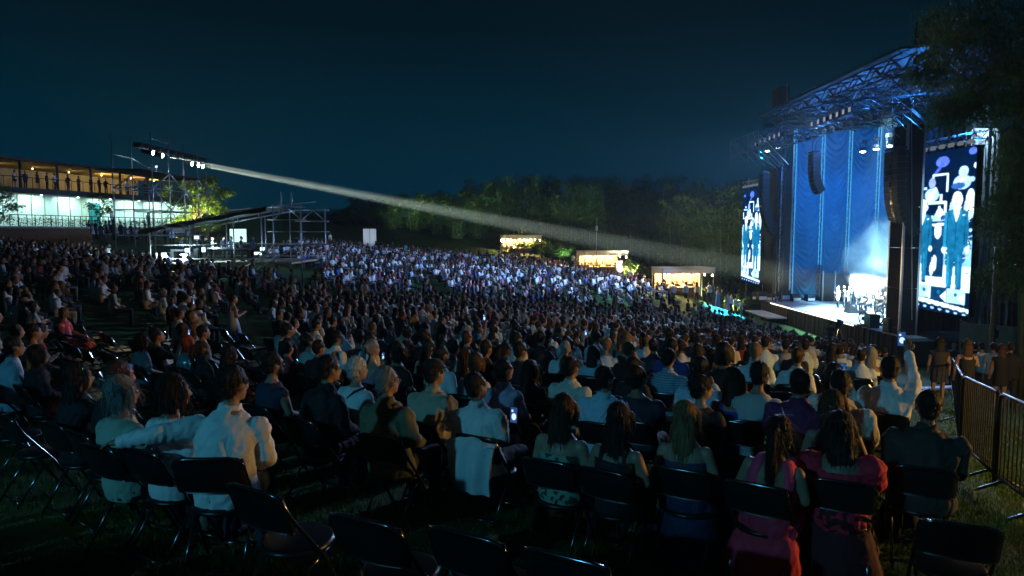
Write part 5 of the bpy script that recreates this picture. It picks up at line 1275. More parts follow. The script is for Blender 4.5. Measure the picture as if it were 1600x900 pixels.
for i, (px,py,lab,top,hair,bot,arms,wid,turn,cols,ex) in enumerate(HERO):
    sc = 1.0 if (hair in ('short','hat','bald') and top != 'puff') else .95
    x, y = seat_from_px(px, py, 1.235*sc+.0)
    far = y > 8.0
    me = person_meshes('hero', 'sit', arms, top, hair, bot, wid, .0145 if not far else .018, i+1, 0 if y < 11 else 1, y < 11, turn)
    f = facing(x, y) + random.uniform(-.06,.06) + (.55 if i == 0 else -.7 if 'red floral' in lab else 0)
    col = dict(shirt=cols[0], trousers=cols[1], hair=cols[2], skin=SKINS[cols[3]], cap=BK)
    # the seat reference is under the hips; the head sits a little behind it
    if 'hair' in me and y < 12: flyaway(me['hair'], hair, i)
    t = place_person(me, (x,y,gz(x,y)), f, col, lab, 'person', 'people seated in the near rows', sc, cloth='floralred' if 'red floral' in lab else 'floral' if 'floral' in lab else 'check' if 'checked' in lab else 'stripe' if 'striped' in lab else 'sequin' if 'sequin' in lab else None)
    if ex == 'glasses':
        hp = Vector((0,-.015,1.12)); HRm = Matrix.Rotation(turn,3,'Z'); gl = MB()
        for s in (-1,1):
            c = hp + HRm@(Vector((s*.034,.103,1.238))-hp); gl.tube([c+HRm@Vector((.026*math.cos(a),0,.02*math.sin(a))) for a in np.linspace(0,6.283,11)[:-1]],.003,5,True)
            gl.tube([hp+HRm@(Vector((s*.06,.10,1.242))-hp), hp+HRm@(Vector((s*.086,.0,1.245))-hp)],.003,5)
        gl.tube([hp+HRm@(Vector((-.01,.106,1.242))-hp), hp+HRm@(Vector((.01,.106,1.242))-hp)],.003,5); gl.build('spectacles', M['glassframe'], t, True)
    elif ex == 'headband':
        MB().tube([(.094*math.cos(a),.01+.0*math.sin(a),1.27+.104*math.sin(a)) for a in np.linspace(-.2,3.34,16)],.011,6).build('headband', M['goldm'], t, True)
    elif ex == 'earring':
        for s in (-1,1): MB().ell((s*.088,-.005,1.175),(.008,.008,.022),8,6).ell((s*.088,-.005,1.14),(.012,.012,.018),8,6).build('earring', M['goldm'], t, True)
    elif ex == 'strap':
        MB().tube([(-.16,-.155,.70),(-.04,-.185,.90),(.10,-.14,1.035),(.13,-.02,1.06)],.012,6).build('bag_strap', M['blackmat'], t)
    SEATS.append((x,y,.46)); HPOS.append((x,y,f,sc,t,arms))
    if y < 16: chair(x, y-.0, f, 'black folding chair under the '+' '.join(lab.replace(',','').split()[:9]), y < 12)
# ---- empty chairs of the last row and others
EMP = [(455,742,'empty black folding chair right behind the man with outstretched arm'),(618,784,'empty black folding chair in the last row, second from the pale shirted man'),(770,806,'empty black folding chair in the last row, third from the pale shirted man'),(918,836,'empty black folding chair lowest in the last row'),
       (1488,796,'empty black folding chair at the aisle end of the last row'),(500,760,'empty black folding chair half overlapping its neighbour in the last row'),
       (60,640,'empty looking chair in the dark at the edge of the last row'),(20,622,'chair at the very edge of the last row')]
for (px,py,lb) in EMP:
    x,y = seat_from_px(px,py,.84)
    if any(math.hypot(x-a,y-b) < .40 for a,b,_ in SEATS): continue
    chair(x,y,facing(x,y),lb); SEATS.append((x,y,.44))
# jacket hung on the white shirted man's chair
x,y,f,sc,t,_ = HPOS[13]
vs=[];fs=[];nu,nv=14,16
for j in range(nv+1):
    b=j/nv
    for i in range(nu+1):
        a=i/nu*2-1; z=.86-.50*b; yy=-.30-.035*(1-a*a)-.05*math.sin(b*3)+.018*math.sin(a*8+b*3); vs.append((a*(.235-.03*b),yy-.03,z-(.05*abs(a) if j<2 else 0)))
for j in range(nv):
    for i in range(nu): fs.append((j*(nu+1)+i,j*(nu+1)+i+1,(j+1)*(nu+1)+i+1,(j+1)*(nu+1)+i))
nb=len(vs); vs2=[(a_,b_+.03,c_) for a_,b_,c_ in vs]; mb=MB(); mb._add(vs+vs2, fs+[tuple(nb+q for q in f_[::-1]) for f_ in fs])
jk=mb.build('jacket',M['p_cloth'],None,True,(x,y,gz(x,y)),f-math.pi/2,(.55,.62,.64)); tag(jk,'pale denim jacket draped over the back of the white shirted man\'s chair','jacket')
lg=MB()
lg.ell((-.06,-.375,.66),(.05,.004,.018),10,6).box((.0,-.375,.672),(.03,.006,.01)).box((.0,-.375,.648),(.03,.006,.01)); lg.build('printed_mark',M['blackmat'],jk)

# ---- phones
M['phoneglow']=emit('phone_screen',(.55,.75,1),1.3); M['phonedim']=emit('phone_screen_dim',(.03,.10,.35),.7)
def phone(loc, rz, tilt, label, s=1.0, glow=True):
    t=empty('phone',loc,rz); t.rotation_euler=(tilt,0,rz); t.scale=(s,s,s); tag(t,label,'phone','phones held up in the crowd')
    MB().box((0,.004,0),(.078,.008,.156)).build('case',M['blackmat'],t); d_=MB().box((0,-.002,0),(.070,.002,.146)).build('display',M['phonedim'],t); MB().ell((.004,-.0045,-.015),(.026,.001,.034),10,6).box((-.015,-.0045,.04),(.02,.001,.02)).build('picture',M['phoneglow'],d_); MB().box((.02,.009,.055),(.022,.002,.03)).build('camera_bump',M['glass'],t)
    return t
def hand_world(i, side):
    x,y,f,sc,t,arms=HPOS[i]; el,wr,hd=ARMS[arms[0 if side<0 else 1]]; v=Vector((side*wr[0],wr[1],wr[2]))+Vector((side*hd[0],hd[1],hd[2])).normalized()*.13
    return Vector((x,y,gz(x,y)))+Matrix.Rotation(f-math.pi/2,3,'Z')@(v*sc), f
for i,lb in ((3,'phone glowing in front of the headband woman'),(13,'small bright phone beside the white shirted man\'s shoulder'),(21,'bright phone raised by the filming man in white'),(24,'phone in the hand of the curly haired woman'),(39,'tall white glowing phone held by the man in black'),(42,'bright phone raised overhead by the red tinted hair'),(46,'phone lit low before the man looking down')):
    p,f=hand_world(i,1); phone(p,f-math.pi/2,-.1,lb)

# ================================================================== ROWS OF SEATED PEOPLE
tops=['collar','short','collar','long','straps','short','collar','long','short','collar','strapless','jacket']
hairs=['short','short','short','long','long','bob','short','bun','curly','short','pony','short']
VAR=[person_meshes('seated','sit',[('lap','lap'),('lap','hold'),('fold','fold'),('lap','chin'),('lap','lap'),('hold','lap')][k%6],tops[k],hairs[k],'skirt' if hairs[k] in('long','pony') and k%2 else 'trousers',1.1 if hairs[k] in('short','bald') else .97,.022,k+50,1,False,random.uniform(-.25,.1)) for k in range(12)]
VPH=[person_meshes('seated','sit',('lap','raise'),'short','short','trousers',1.05,.022,80,1,False,0),person_meshes('seated','sit',('lap','phone'),'long','long','trousers',.97,.022,81,1,False,0)]
def cname(c):
    return {WS:'white',LBL:'light blue',BK:'black',NV:'navy',BG:'khaki',OL:'olive',SG:'sage green'}.get(c)
PAL=[(WS,'white',30),(LBL,'light blue',10),((.55,.68,.70),'pale teal',7),(BK,'black',40),(NV,'navy',10),((.62,.58,.50),'cream',5),((.30,.31,.32),'grey',3),((.35,.03,.05),'red',3),((.5,.18,.28),'pink',3),((.05,.07,.28),'blue',3),((.12,.18,.10),'green',2),(BG,'khaki',3)]
PW=[p[2] for p in PAL]
POLY=[(-46,46),(-33,46.2),(-27.4,47.2),(-26.8,44.6),(-13.2,44.6),(-13.2,55),(-22,60),(-25,77),(-12,83),(-1,83),(8.5,68.5),(13.8,57),(16.2,50),(18.2,40.5),(18,37),(10.4,18.3),(4.6,8.2),(2.5,4.2),(-10,3.2),(-34,25)]
def inpoly(x,y):
    r=False; n=len(POLY)
    for i in range(n):
        x1,y1=POLY[i];x2,y2=POLY[i-1]
        if (y1>y)!=(y2>y) and x<(x2-x1)*(y-y1)/(y2-y1)+x1: r=not r
    return r
def segd(p,a,b):
    ax,ay=a;bx,by=b;t=max(0,min(1,((p[0]-ax)*(bx-ax)+(p[1]-ay)*(by-ay))/((bx-ax)**2+(by-ay)**2))); return math.hypot(p[0]-ax-t*(bx-ax),p[1]-ay-t*(by-ay))
AISLES=[((-11,37),(-2.5,45.5),1.0),((-2.5,45.5),(9,47),.9),((-3.5,45),(-8,60),.8),((9,47),(17,46),.8),((4,31),(12,41),.6),((-13,44),(-11,30),.7),((7.5,47),(4,66),.5),((-13,55),(-2,83),.5)]
rows=[]; r=49.6; k=0
while r>8.5:
    rows.append((r,k)); k+=1; r-=1.38 if r>30 else 1.12
rr_=50.7; kk=0; extra=[]
while rr_<92: extra.append(rr_); rr_+=1.3
cand=[]
for ri,(r,_) in enumerate(rows):
    n=int(2*math.pi*r/.60)
    seatno=0
    for s in range(n):
        a=math.pi*.5+s*.60/r
        if a>math.pi*1.62: break
        x=AIM.x+r*math.cos(a)+random.gauss(0,.06); y=AIM.y+r*math.sin(a)+random.gauss(0,.06)
        if not inpoly(x,y) or (x-PATCH.x+.8)**2/16+(y-PATCH.y+1.4)**2/16<1: continue
        if any(segd((x,y),A,B)<w for A,B,w in AISLES): continue
        px,py,dep=to_px((x,y,gz(x,y)+1.2))
        if not -30<px<1640: continue
        if y<12 and any((x-q)**2+(y-w)**2<c*c*1.15 for q,w,c in SEATS): continue
        cand.append((x,y,ri,r,dep))
for r in extra:
    n=int(2*math.pi*r/.56)
    for s in range(n):
        a=math.pi*.5+s*.56/r
        if a>math.pi*1.62: break
        x=AIM.x+r*math.cos(a)+random.gauss(0,.08); y=AIM.y+r*math.sin(a)+random.gauss(0,.08)
        if y<9 and math.hypot(x,y)<15: continue
        if not inpoly(x,y) or any(segd((x,y),A,B)<w for A,B,w in AISLES): continue
        px,py,dep=to_px((x,y,gz(x,y)+1.2))
        if not -30<px<1640: continue
        if y<12 and any((x-q)**2+(y-w)**2<c*c*1.15 for q,w,c in SEATS): continue
        cand.append((x,y,-1,r,dep))
cand.sort(key=lambda c:c[4])
N_IND=190
ind=cand[:N_IND]; far=cand[N_IND:]
byrow={}
for c in ind: byrow.setdefault(round(c[3],2),[]).append(c)
rk=sorted(byrow,reverse=True)
NB_EMPTY=0
for qi,rkey in enumerate(rk):
    seats=sorted(byrow[rkey],key=lambda c:-math.atan2(c[1]-AIM.y,c[0]-AIM.x)%(2*math.pi))
    for si,(x,y,ri,r,dep) in enumerate(seats):
        f=facing(x,y)+random.gauss(0,.06); rown=f'{ordn(qi)} plain row, {ordn(si)} seat'
        hx_,hy_,_d=to_px((x,y,gz(x,y)+1.2))
        if (70<hx_<255 and 470<hy_<580) or (325<hx_<425 and 452<hy_<575) or (380<hx_<560 and 548<hy_<580):
            if dep<14 or random.random()<.5: chair(x,y,f,f'vacant black folding chair in the dark gap, {rown}',dep<9)
            continue
        if random.random()<.10+(.6 if noise.noise((x*.5,y*.5,4.2))>.15 else 0):
            chair(x,y,f,f'vacant black folding chair, {rown}',dep<9); continue
        c,cn_,_=random.choices(PAL,PW)[0]; v=random.randrange(12); hn=hairs[v]
        hc,hcn=random.choices([(DK,'black'),(BR,'brown'),(GY,'grey'),(LB_,'light brown')],[68,22,4,6])[0]
        hd_={'bald':'bald','short':f'short {hcn} hair','long':f'long {hcn} hair','bob':f'{hcn} bob','bun':f'{hcn} bun','curly':f'curly {hcn} hair','pony':f'{hcn} ponytail'}[hn]
        me=VAR[v]; ph=False
        if random.random()<.025: me=VPH[v%2]; ph=True; hd_=f'{"short" if v%2==0 else "long"} {hcn} hair'
        sc=random.uniform(.93,1.04)
        lab=f'{cn_} top, {hd_}, {rown}'
        t=place_person(me,(x,y,gz(x,y)),f,dict(shirt=c,trousers=random.choice([BK,NV,(.05,.05,.055)]),hair=hc,skin=random.choice(SKINS)),'seated person, '+lab,'person','people seated in the plain rows',sc)
        if dep<13: chair(x,y,f,f'black folding chair of the {cn_} top, {rown}',dep<8)
        if ph:
            el,wr,hd=ARMS['raise' if v%2==0 else 'phone']; vv_=Vector((wr[0],wr[1],wr[2]))+Vector(hd).normalized()*.13
            phone(Vector((x,y,gz(x,y)))+Matrix.Rotation(f-math.pi/2,3,'Z')@(vv_*sc),f-math.pi/2,-.1,f'lit phone held up, {rown}')
# ---- the far crowd, one mass
def crowd_template(long):
    T=MB(); part=[]
    def add(k,fn):
        b=len(T.v); fn(); part.extend([k]*(len(T.v)-b))
    add(1,lambda:T.loft([((0,-.02,.44),.18,.14),((0,-.05,.66),.16,.12),((0,-.05,.92),.20,.125),((0,-.03,1.06),.09,.08)],8))
    add(0,lambda:T.ell((0,.01,1.23),(.08,.10,.125),7,6))
    add(2,lambda:T.ell((0,-.03,1.28),(.09,.10,.095),7,5))
    if long: add(2,lambda:T.loft([((0,-.11,.86),.09,.03),((0,-.09,1.1),.11,.05),((0,-.05,1.27),.09,.06)],6))
    for s in (-1,1):
        add(1,lambda:T.tube([(s*.2,-.04,1.0),(s*.25,-.01,.77),(s*.18,.13,.70)],[.065,.055,.05],5)); add(0,lambda:T.tube([(s*.18,.13,.70),(s*.10,.28,.64)],[.04,.035],4))
        add(3,lambda:T.tube([(s*.09,-.02,.52),(s*.115,.45,.52),(s*.115,.42,.03)],[.095,.075,.05],5)); add(3,lambda:T.tube([(s*.115,.38,.04),(s*.12,.56,.04)],[.045,.04],4))
    return np.array([tuple(v) for v in T.v]), T.f, np.array(part)
TP=[crowd_template(False),crowd_template(True)]
VV=[];FF=[];CC=[];base=0
for (x,y,ri,r,dep) in far:
    hx_,hy_,_d=to_px((x,y,gz(x,y)+1.2))
    if (60<hx_<255 and 455<hy_<580) or (325<hx_<425 and 448<hy_<575): continue
    if random.random()<.08+(.75 if noise.noise((x*.32,y*.32,1.7))>.24 else 0): continue
    x+=random.gauss(0,.09); y+=random.gauss(0,.09)
    v,fq,pt=TP[1 if random.random()<.4 else 0]; f=facing(x,y)+random.gauss(0,.22)-math.pi/2; sc=random.uniform(.88,1.08)
    tilt=random.gauss(0,.05); co=v*sc; co=co.copy(); co[:,0]+=tilt*(co[:,2]-.5)*(co[:,2]>.5)
    ca,sa=math.cos(f),math.sin(f); X=co[:,0]*ca-co[:,1]*sa+x; Y=co[:,0]*sa+co[:,1]*ca+y
    VV.append(np.stack([X,Y,co[:,2]+gz(x,y)],1))
    c,_,_=random.choices(PAL,PW)[0]; hc=random.choices([DK,BR,GY],[80,17,3])[0]; sk=random.choice(SKINS); pc=random.choice([BK,NV,(.05,.06,.09),(.12,.15,.22),(.3,.28,.22)])
    table=np.array([sk,c,hc,pc]); CC.append(table[pt]); FF.extend([tuple(base+i for i in q) for q in fq]); base+=len(v)
me=bpy.data.meshes.new('seated_crowd'); me.from_pydata(np.concatenate(VV).tolist(),[],FF); scol(me,'Col',np.concatenate(CC)); me.polygons.foreach_set('use_smooth',[True]*len(FF))
me.materials.append(mat('crowd_cloth',(1,1,1),.8,0,.12,5,vcol='Col')); tag(link('seated_crowd',me),'distant mass of seated concert goers filling the hillside','crowd',kind='stuff')
print('PEOPLE individuals',len(ind)+len(HERO),'far',len(far),'chairs',NCH[0],'crowd tris~',sum(len(f)-2 for f in FF))
WARM_E, COOL_E = 2800., 4500.
# ================================================================== STANDING PEOPLE AND PERFORMERS
STV={}
for k,(arms,top,hair,bot,wid) in {'man':(('side','side'),'collar','short','trousers',1.1),'suit':(('side','hold'),'jacket','short','trousers',1.12),'woman':(('side','side'),'vest','long','skirt',.95),'tee':(('hold','side'),'short','short','trousers',1.05),'gown':(('hold','hold'),'strapless','long','gown',.95),'bald':(('fold','fold'),'short','bald','trousers',1.15),'sleeveless':(('side','hold'),'straps','long','trousers',.97),'bun':(('hold','side'),'long','bun','trousers',.95)}.items():
    STV[k]=person_meshes('standing','stand',arms,top,hair,bot,wid,.02,len(STV)+120,1,False,0)
def stand(kind,loc,face,cols,label,group,sc=1.0):
    return place_person(STV[kind],loc,face,dict(shirt=cols[0],trousers=cols[1],hair=cols[2],skin=SKINS[1]),label,'person',group,sc,lean=False)
G='people standing by the barrier'
for (px,py,kd,cols,fo_,lb) in (
 (1468,550,'woman',((.03,.03,.035),(.04,.04,.045),DK),.0,'woman with long dark hair in a short striped dark dress by the barrier'),
 (1511,545,'sleeveless',(BK,BK,BR),.1,'woman in black sleeveless top with long brown hair at the barrier'),
 (1534,532,'tee',(WS,(.06,.08,.12),DK),.3,'man in white t-shirt walking beyond the barrier'),
 (1552,528,'tee',((.16,.28,.42),NV,DK),.2,'person in blue top beside the wooden pole'),
 (1566,536,'woman',(BK,BK,BR),-.1,'brown haired woman in black standing with the suited man'),
 (1580,534,'suit',(BK,BK,DK),-.3,'man in dark suit seen from behind beyond the barrier'),
 (1524,524,'man',(BK,BK,DK),.4,'dark clothed person behind the white t-shirt'),
 (1477,518,'bald',((.05,.09,.16),BK,DK),1.9,'bald man with folded arms, nearer the stage corner'),
 (1492,519,'bald',(BK,BK,DK),2.2,'second bald man with folded arms beside the first')):
    y={1468:16.5,1511:15,1534:21,1552:20,1566:17.5,1580:17.5,1524:22,1477:27,1492:27}[px]; x=at(px,py,y).x; stand(kd,(x,y,gz(x,y)),facing(x,y)+fo_,cols,lb,G,.96 if kd in('woman','sleeveless') else 1.0)
x,y=seat_from_px(367,468,1.55); me=person_meshes('standing','stand',('hold','hold'),'straps','bun','gown',1.0,.02,140,1,False,0)
place_person(me,(x,y,gz(x,y)),facing(x,y),dict(shirt=(.45,.58,.80),trousers=(.35,.52,.85),hair=DK,skin=SKINS[3]),'woman standing in a long pale blue gown among the rows','person','people standing in the audience',.96)
G='people standing in the far audience'
for i,(px,py,Y,kd,cols,lb) in enumerate((
 (746,447,47,'man',(WS,NV,DK),'man in white shirt standing in the grass aisle'),(740,449,47.5,'gown',((.04,.06,.3),(.04,.06,.3),DK),'woman in blue gown beside the man in the aisle'),
 (630,437,44,'gown',((.2,.26,.5),(.2,.26,.5),DK),'woman in lavender gown walking along the aisle'),
 (634,369,80,'bun',((.1,.4,.42),BK,DK),'person in turquoise standing on the hill'),(645,367,81,'man',((.3,.06,.04),BK,DK),'person in rust red standing on the hill'),(613,368,79,'man',(BK,BK,GY),'black clothed figure alone on the hill'),(516,371,82,'man',(WS,BK,DK),'person in white at the top of the hill seats'),
 (592,371,77.6,'tee',(BK,BK,DK),'camera operator in black before the white boards'),
 (1122,459,59,'gown',((.10,.18,.5),(.08,.14,.4),DK),'woman in blue gown near the stage side bar'),(1128,457,60,'suit',(BK,BK,DK),'tall dark figure by the bushes near the stage'),(1137,461,60,'gown',((.3,.36,.55),(.3,.36,.55),DK),'woman in pale gown near the far screen'),(1142,460,61,'man',(WS,BK,DK),'man in white shirt below the far screen'),(1150,461,61.5,'man',((.3,.5,.6),BK,DK),'man in light blue below the far screen'),(1115,460,58,'suit',(NV,BK,DK),'figure in navy at the grass edge'),
 (1159,470,54.5,'tee',((.6,.68,.7),(.3,.34,.4),DK),'camera operator lit bright turquoise beside the stage corner'),
 (1025-40,424,66,'man',(WS,BK,DK),'person in white standing by the plants between bars'),(998,428,66,'suit',(BK,BK,DK),'dark figure standing by the plants between bars'),(896,405,77,'man',(WS,BK,DK),'person lit amber at the corner of the middle bar'))):
    p=at(px,py,Y); g=gz(p.x,Y); stand(kd,(p.x,Y,g),facing(p.x,Y),cols,lb,G)
G='people working at the bars'
for (bi,n) in ((0,7),(1,3),(2,2)):
    b=BARS[bi]
    for k in range(n):
        l=Vector((-1.9+3.8*(k+.5)/n+random.uniform(-.1,.1),(-.15 if k%2 else -1.75) if bi==0 else -.1,-.15)); w=b.location+Matrix.Rotation(b.rotation_euler.z,3,'Z')@l
        stand(random.choice(['man','tee','bun','sleeveless']),(w.x,w.y,w.z),-math.pi/2+random.uniform(-.6,.6)+(math.pi if l.y<-1 else 0),(random.choice([WS,WS,(.6,.55,.45)]),BK,DK),f'{ordn(k)} person at the {["stage side","middle","uphill"][bi]} bar, under the bulbs',G)
G='people on the terraces'
for i,px in enumerate((140,150,158,166,172,178,189,196,205,212,219,228,236,258,268)):
    Y=random.uniform(58,64); p=at(px,356,Y); f_=random.uniform(-.5,.5)
    zt=max(gz(p.x,Y),1.9); stand(random.choice(['man','tee','woman','suit','bun']),(p.x,Y,gz(p.x,Y)),f_,(random.choice([WS,BK,BK,LBL,NV]),BK,DK),f'standing spectator below the white wall, {ordn(i)} from the brick wall',G)
for i,t_ in enumerate((.20,.225,.25,.27,.29,.33,.36,.385,.41,.44,.50,.53,.56,.64,.70,.73)):
    p=facpt(t_,1.6+.6*random.random()); stand(random.choice(['man','tee','woman','suit','bun']),(p.x,p.y,UZ),random.uniform(-.6,.6),(random.choice([WS,BK,BK,LBL,NV]),BK,DK),f'guest on the amber upper terrace, {ordn(i)} from the picture edge',G)
p=facpt(.36,6.0); stand('man',(p.x,p.y,FZ),0,(WS,NV,DK),'lone guest in white on the lower terrace by the railing',G)
p=facpt(.47,6.0); stand('suit',(p.x,p.y,FZ),0,((.2,.3,.3),BK,DK),'lone guest in grey before the teal door',G)
G='crew inside the sound desk tent'
for i,(px,Y,kd) in enumerate(((285,49,'tee'),(312,48.5,'man'),(322,50,'tee'),(332,48.6,'suit'),(350,50,'tee'),(362,48.4,'man'),(378,49,'tee'),(396,48,'bun'))):
    p=at(px,400,Y); stand(kd,(p.x,Y,.12),random.uniform(-.4,.4),(random.choice([BK,NV,(.2,.24,.28)]),BK,DK),f'crew member in the sound tent, {ordn(i)} from its low end',G)
# performers
G='singers at the front of the stage'
for i,(px,py,kd) in enumerate(((1309,481,'suit'),(1318,481,'suit'),(1327,480.5,'tee'),(1337,481,'suit'))):
    p=deckpt(px,py); stand(kd,p,facing(0,50)+math.pi+random.uniform(-.2,.2),((.10,.11,.13),(.08,.09,.10),GY),f'singer in a suit under the white spotlight, {ordn(i)} from the curtain side',G,1.03)
G='orchestra players on the stage'; oi=0
for r_ in range(4):
    for k in range(6):
        x=28.9+1.3*r_+random.uniform(-.2,.2); y=58.2-1.25*k+random.uniform(-.3,.3)
        if r_==0 and k<2: continue
        me=VAR[random.choice([0,1,3,6,9])]; z=DZ+.22*r_*0
        if r_<2: place_person(me,(x,y,z),math.pi+random.uniform(-.5,.5),dict(shirt=random.choice([BK,WS,WS]),trousers=BK,hair=random.choice([DK,GY]),skin=SKINS[3]),f'seated orchestra player, {ordn(r_)} desk row, {ordn(k)} from the curtain',None or 'person',G)
        else: stand(random.choice(['suit','man','bun']),(x,y,z),math.pi+random.uniform(-.4,.4),(random.choice([BK,WS]),BK,DK),f'standing orchestra player, {ordn(r_)} desk row, {ordn(k)} from the curtain',G)
        if r_<2:
            c=link('stage_chair',CH['low'],None,(x,y,z),math.pi/2); tag(c,f'black chair of the orchestra player, {ordn(r_)} row, {ordn(k)} from the curtain','chair','orchestra chairs')
        if (k+r_)%2==0:
            t=empty('music_stand',(x-.65,y,z),random.uniform(-.3,.3)+math.pi/2); tag(t,f'music stand before the player, {ordn(r_)} row, {ordn(k)} from the curtain','music stand','orchestra music stands')
            MB().box((0,0,1.12),(.5,.03,.36),0,R(-20)).build('desk',M['gearwhite'],t); MB().tube([(0,0,.05),(0,0,1.05)],.015,5).build('pole',M['tube_dark'],t)
            for q in range(3): MB().tube([(0,0,.15),(.25*math.cos(q*2.1),.25*math.sin(q*2.1),0)],.01,4).build('foot',M['tube_dark'],t)
# broadcast cameras
def tvcam(loc,rz,label):
    t=empty('broadcast_camera',loc,rz); tag(t,label,'camera')
    MB().box((0,0,1.55),(.25,.6,.3)).build('body',M['blackmat'],t); MB().tube([(0,.3,1.55),(0,.75,1.55)],[.1,.13],10).build('lens',M['blackmat'],t); MB().box((0,-.25,1.78),(.2,.15,.14)).build('viewfinder',M['blackmat'],t)
    MB().box((0,0,1.32),(.2,.25,.14)).build('head',M['tube_dark'],t)
    for q in range(3): MB().tube([(0,0,1.28),(.5*math.cos(q*2.1),.5*math.sin(q*2.1),0)],.03,6).build('leg',M['tube_dark'],t)
x,Y=at(590,372,77).x,77; tvcam((x,Y,gz(x,Y)),facing(x,Y)-math.pi/2,'television camera on tripod before the white boards')
p=at(1303,500,40); g=gz(19.6,41); t=empty('camera_platform',(19.6,41,g)); tag(t,'dark camera platform standing before the stage front','platform')
MB().box((0,0,.55),(1.6,1.6,.1)).build('deck',M['blackmat'],t)
for sx in (-.7,.7):
    for sy in (-.7,.7): MB().bar((sx,sy,0),(sx,sy,.5),.06).build('leg',M['steel'],t)
tvcam((19.9,41.2,g+.6),-.6,'television camera on the platform at the stage front'); stand('tee',(19.2,40.8,g+.6),facing(19,41),(BK,BK,DK),'camera operator on the platform at the stage front','camera crew')
# ================================================================== BARRIERS, POLE, BACK WALL, FLOODLIGHTS
M['barrier']=mat('barrier_steel',(.025,.025,.028),.4,.3,.25,12)
def barrier(a,b,label):
    a=Vector((a[0],a[1],gz(*a[:2])+.08)); b=Vector((b[0],b[1],gz(*b[:2])+.08)); t=empty('crowd_barrier',(a+b)/2); inv=t.location.copy(); tag(t,label,'barrier','steel crowd barriers along the aisle')
    up=Vector((0,0,1.02)); d=(b-a).normalized(); A=a+d*.03-inv; B=b-d*.03-inv
    rd=Vector((0,0,.09))
    MB().tube([A+up*.0,A+up-rd,A+up-rd*.3+d*.03,A+up+d*.1,B+up-d*.1,B+up-rd*.3-d*.03,B+up-rd,B+up*.0],.021,8).build('hoop',M['barrier'],t,True)
    MB().tube([A+Vector((0,0,.12)),B+Vector((0,0,.12))],.016,6).build('bottom_rail',M['barrier'],t,True)
    n=max(6,int((b-a).length/.115))
    for k in range(1,n): p=A.lerp(B,k/n); MB().tube([p+Vector((0,0,.12)),p+up],.0085,5).build('bar',M['barrier'],t)
    pd=Vector((-d.y,d.x,0))
    for q in (.14,.86): c=A.lerp(B,q); MB().tube([c-pd*.32-Vector((0,0,.07)),c-pd*.2+Vector((0,0,.0)),c+Vector((0,0,.10)),c+pd*.2,c+pd*.32-Vector((0,0,.07))],.016,6).build('foot',M['barrier'],t,True)
pts=[seat_from_px(px,py,1.10) for px,py in ((1486,556),(1505,588),(1562,614),(1650,652))]
for i in range(3): barrier(pts[i],pts[i+1],['steel crowd barrier seen almost end on beside the standing women','steel crowd barrier in the middle of the aisle fence','steel crowd barrier nearest, running out of the picture'][i])
barrier(seat_from_px(1543,557,1.1),seat_from_px(1589,558,1.1),'steel crowd barrier facing the camera in front of the suited couple')
barrier(seat_from_px(1495,545,1.1),seat_from_px(1530,535,1.1),'far crowd barrier behind the woman in black')
for k in range(3):
    x,y=seat_from_px(1475+7*k,628+14*k,.25); 
# cable ramp on the grass
x,y=seat_from_px(1440,607,.05); t=empty('cable_ramp',(x,y,gz(x,y)),R(10)); tag(t,'flat blue grey cable ramp lying on the grass aisle','ramp')
MB().box((0,0,.03),(2.6,.45,.06)).build('base',M['concrete'],t); MB().box((0,0,.066),(2.6,.2,.012)).build('lid',M['alu'],t)
x,y=17.2,24.; x=(1557-800)/FPX*y; g=gz(x,y); t=empty('wooden_pole',(x,y,g)); tag(t,'plain wooden pole standing behind the people by the barrier','pole')
MB().tube([(0,0,-.2),(.02,0,3),(0,.02,5.2)],[.10,.09,.08],10).build('shaft',M['wood'],t,True); MB().tube([(0,0,5.2),(0,0,5.26)],.1,10).build('cap',M['steel'],t); MB().box((.12,0,2.2),(.08,.2,.3)).build('junction_box',M['blackmat'],t)
x=(1554-800)/FPX*24.5; t=empty('signal_light',at(1554,472,24.3)); tag(t,'small bright turquoise work light hanging beside the wooden pole','lamp')
MB().box((0,0,0),(.13,.1,.42)).build('diffuser',emit('work_light_face',(.25,.8,1),1.6),t); MB().box((0,.08,0),(.2,.06,.48)).build('housing',M['blackmat'],t); MB().tube([(0,.08,.2),(0,.08,2.5)],.01,4).build('cable',M['blackmat'],t)
a=at(1500,505,33); b=at(1680,505,30); t=empty('site_hoarding',(a.x,a.y,gz(a.x,a.y))); tag(t,'beige hoarding wall closing the site behind the pole','wall'); inv=t.location.copy()
for k in range(7):
    p=a.lerp(b,(k+.5)/7); L=(b-a).length/7; rz=math.atan2(b.y-a.y,b.x-a.x); MB().box((p.x-inv.x,p.y-inv.y,1.3),(L-.02,.06,3.0),rz).build('panel',M['deckwood'],t)
# flood lights outside the frame: a warm one by the barrier path, a cool one behind the last row
def flood(loc,aim,e,col,cone,label):
    x,y,z=loc; t=empty('flood_light',(x,y,gz(x,y))); h=z-gz(x,y); tag(t,label,'lamp'); d=(Vector(aim)-Vector(loc)).normalized()
    MB().tube([(0,0,-.2),(0,0,h)],[.09,.06],8).build('mast',M['steel'],t,True); MB().box((-d.x*.2,-d.y*.2,h+.02),(.5,.3,.35),math.atan2(d.y,d.x)+math.pi/2).build('housing',M['blackmat'],t)
    q=d.to_track_quat('Y','Z').to_euler(); f_=MB().box((0,0,0),(.44,.02,.3)).build('lens',emit('flood_lens',col,12),t); f_.location=(d.x*.02,d.y*.02,h+.02); f_.rotation_euler=q
    lamp_only('flood_lamp','SPOT',Vector(loc)+d*.12,aim,e,col,.2,cone,.6)
flood((13,6,1.7),(7,11,-.8),WARM_E,(1,.56,.16),140,'tall warm sodium flood light beside the barrier path')
flood((-15,-13,8.5),(.5,5.5,.3),COOL_E,(.09,.60,.95),42,'tall cool white flood light behind the last row')
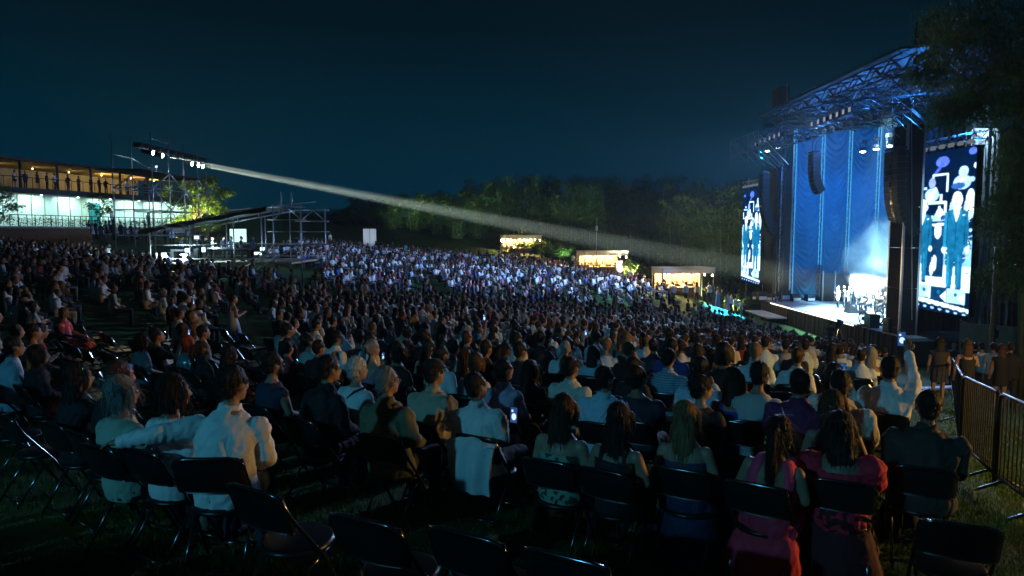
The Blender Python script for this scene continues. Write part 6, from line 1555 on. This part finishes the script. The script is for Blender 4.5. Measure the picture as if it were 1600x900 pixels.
M['bottle']=mat('clear_bottle',(.35,.42,.45),.12,0,.1,4,spec=.8)
for i,(px,py,lb) in enumerate(((708,884,'plastic water bottle on the grass behind the last row of chairs'),(1098,868,'plastic water bottle under the wavy haired woman\'s chair'),(545,830,'plastic water bottle beside the empty chairs'))):
    x,y=seat_from_px(px,py,.1); t=empty('water_bottle',(x,y,gz(x,y))); tag(t,lb,'bottle','bottles left on the grass')
    MB().tube([(0,0,0),(0,0,.005),(0,0,.15),(0,0,.19),(0,0,.205)],[.028,.032,.032,.014,.013],10).build('body',M['bottle'],t,True); MB().tube([(0,0,.205),(0,0,.225)],.015,8).build('cap',M['white'],t)
for i,(px,py,lb,c_) in enumerate(((845,800,'dark handbag under the floral top woman\'s chair',(.05,.02,.015)),(330,800,'beige tote bag beneath the man with outstretched arm',(.30,.24,.16)),(1405,800,'black backpack by the aisle end seat',(.015,.015,.018)))):
    x,y=seat_from_px(px,py,.15); t=empty('handbag',(x,y,gz(x,y)),random.uniform(0,3)); tag(t,lb,'bag','bags set down under the chairs')
    evb=evalmesh(MB().loft([((0,0,.0),.15,.07),((0,0,.05),.17,.085),((0,0,.17),.155,.07),((0,0,.24),.13,.035)],14),'body',.012,[M['p_cloth']],2); o=link('body',evb,t,color=c_)
    o2=MB().tube([(-.08,0,.22),(-.07,0,.33),(0,0,.38),(.07,0,.33),(.08,0,.22)],.008,6).build('strap',M['blackmat'],t,True)
hg=empty('added_shade_hedge',(-2.5,-3.6,gz(-2.5,-3.6)),R(-8)); tag(hg,'tall hedge added out of view behind the camera to shade the last row','hedge')  # unseen hedge added to darken the last row and the ground there
MB().box((0,0,1.55),(15.5,.7,3.1)).build('core',M['bark'],hg)
P=np.stack([rng.uniform(-8,8,9000),rng.normal(0,.45,9000),rng.uniform(0,3.3,9000)],1); link('foliage',leaf_mesh('foliage',leaf_geo(P,.2,.09,-.1),M['plant']),hg)
bpy.data.scenes.remove(TMPS)
HAZE_D = .00045
# ================================================================== HAZE
hz = bpy.data.materials.new('night_air'); hz.use_nodes = True; nt = hz.node_tree; nt.nodes.clear()
o_ = nt.nodes.new('ShaderNodeOutputMaterial'); pv = nt.nodes.new('ShaderNodeVolumePrincipled')
pv.inputs['Density'].default_value = HAZE_D; pv.inputs['Color'].default_value = (.72,.92,1,1); pv.inputs['Anisotropy'].default_value = .25
nt.links.new(pv.outputs[0], o_.inputs['Volume'])
hb = MB().box((0,170,8),(640,560,52)).build('haze', hz); tag(hb, 'thin haze hanging in the night air', 'haze', kind='stuff')
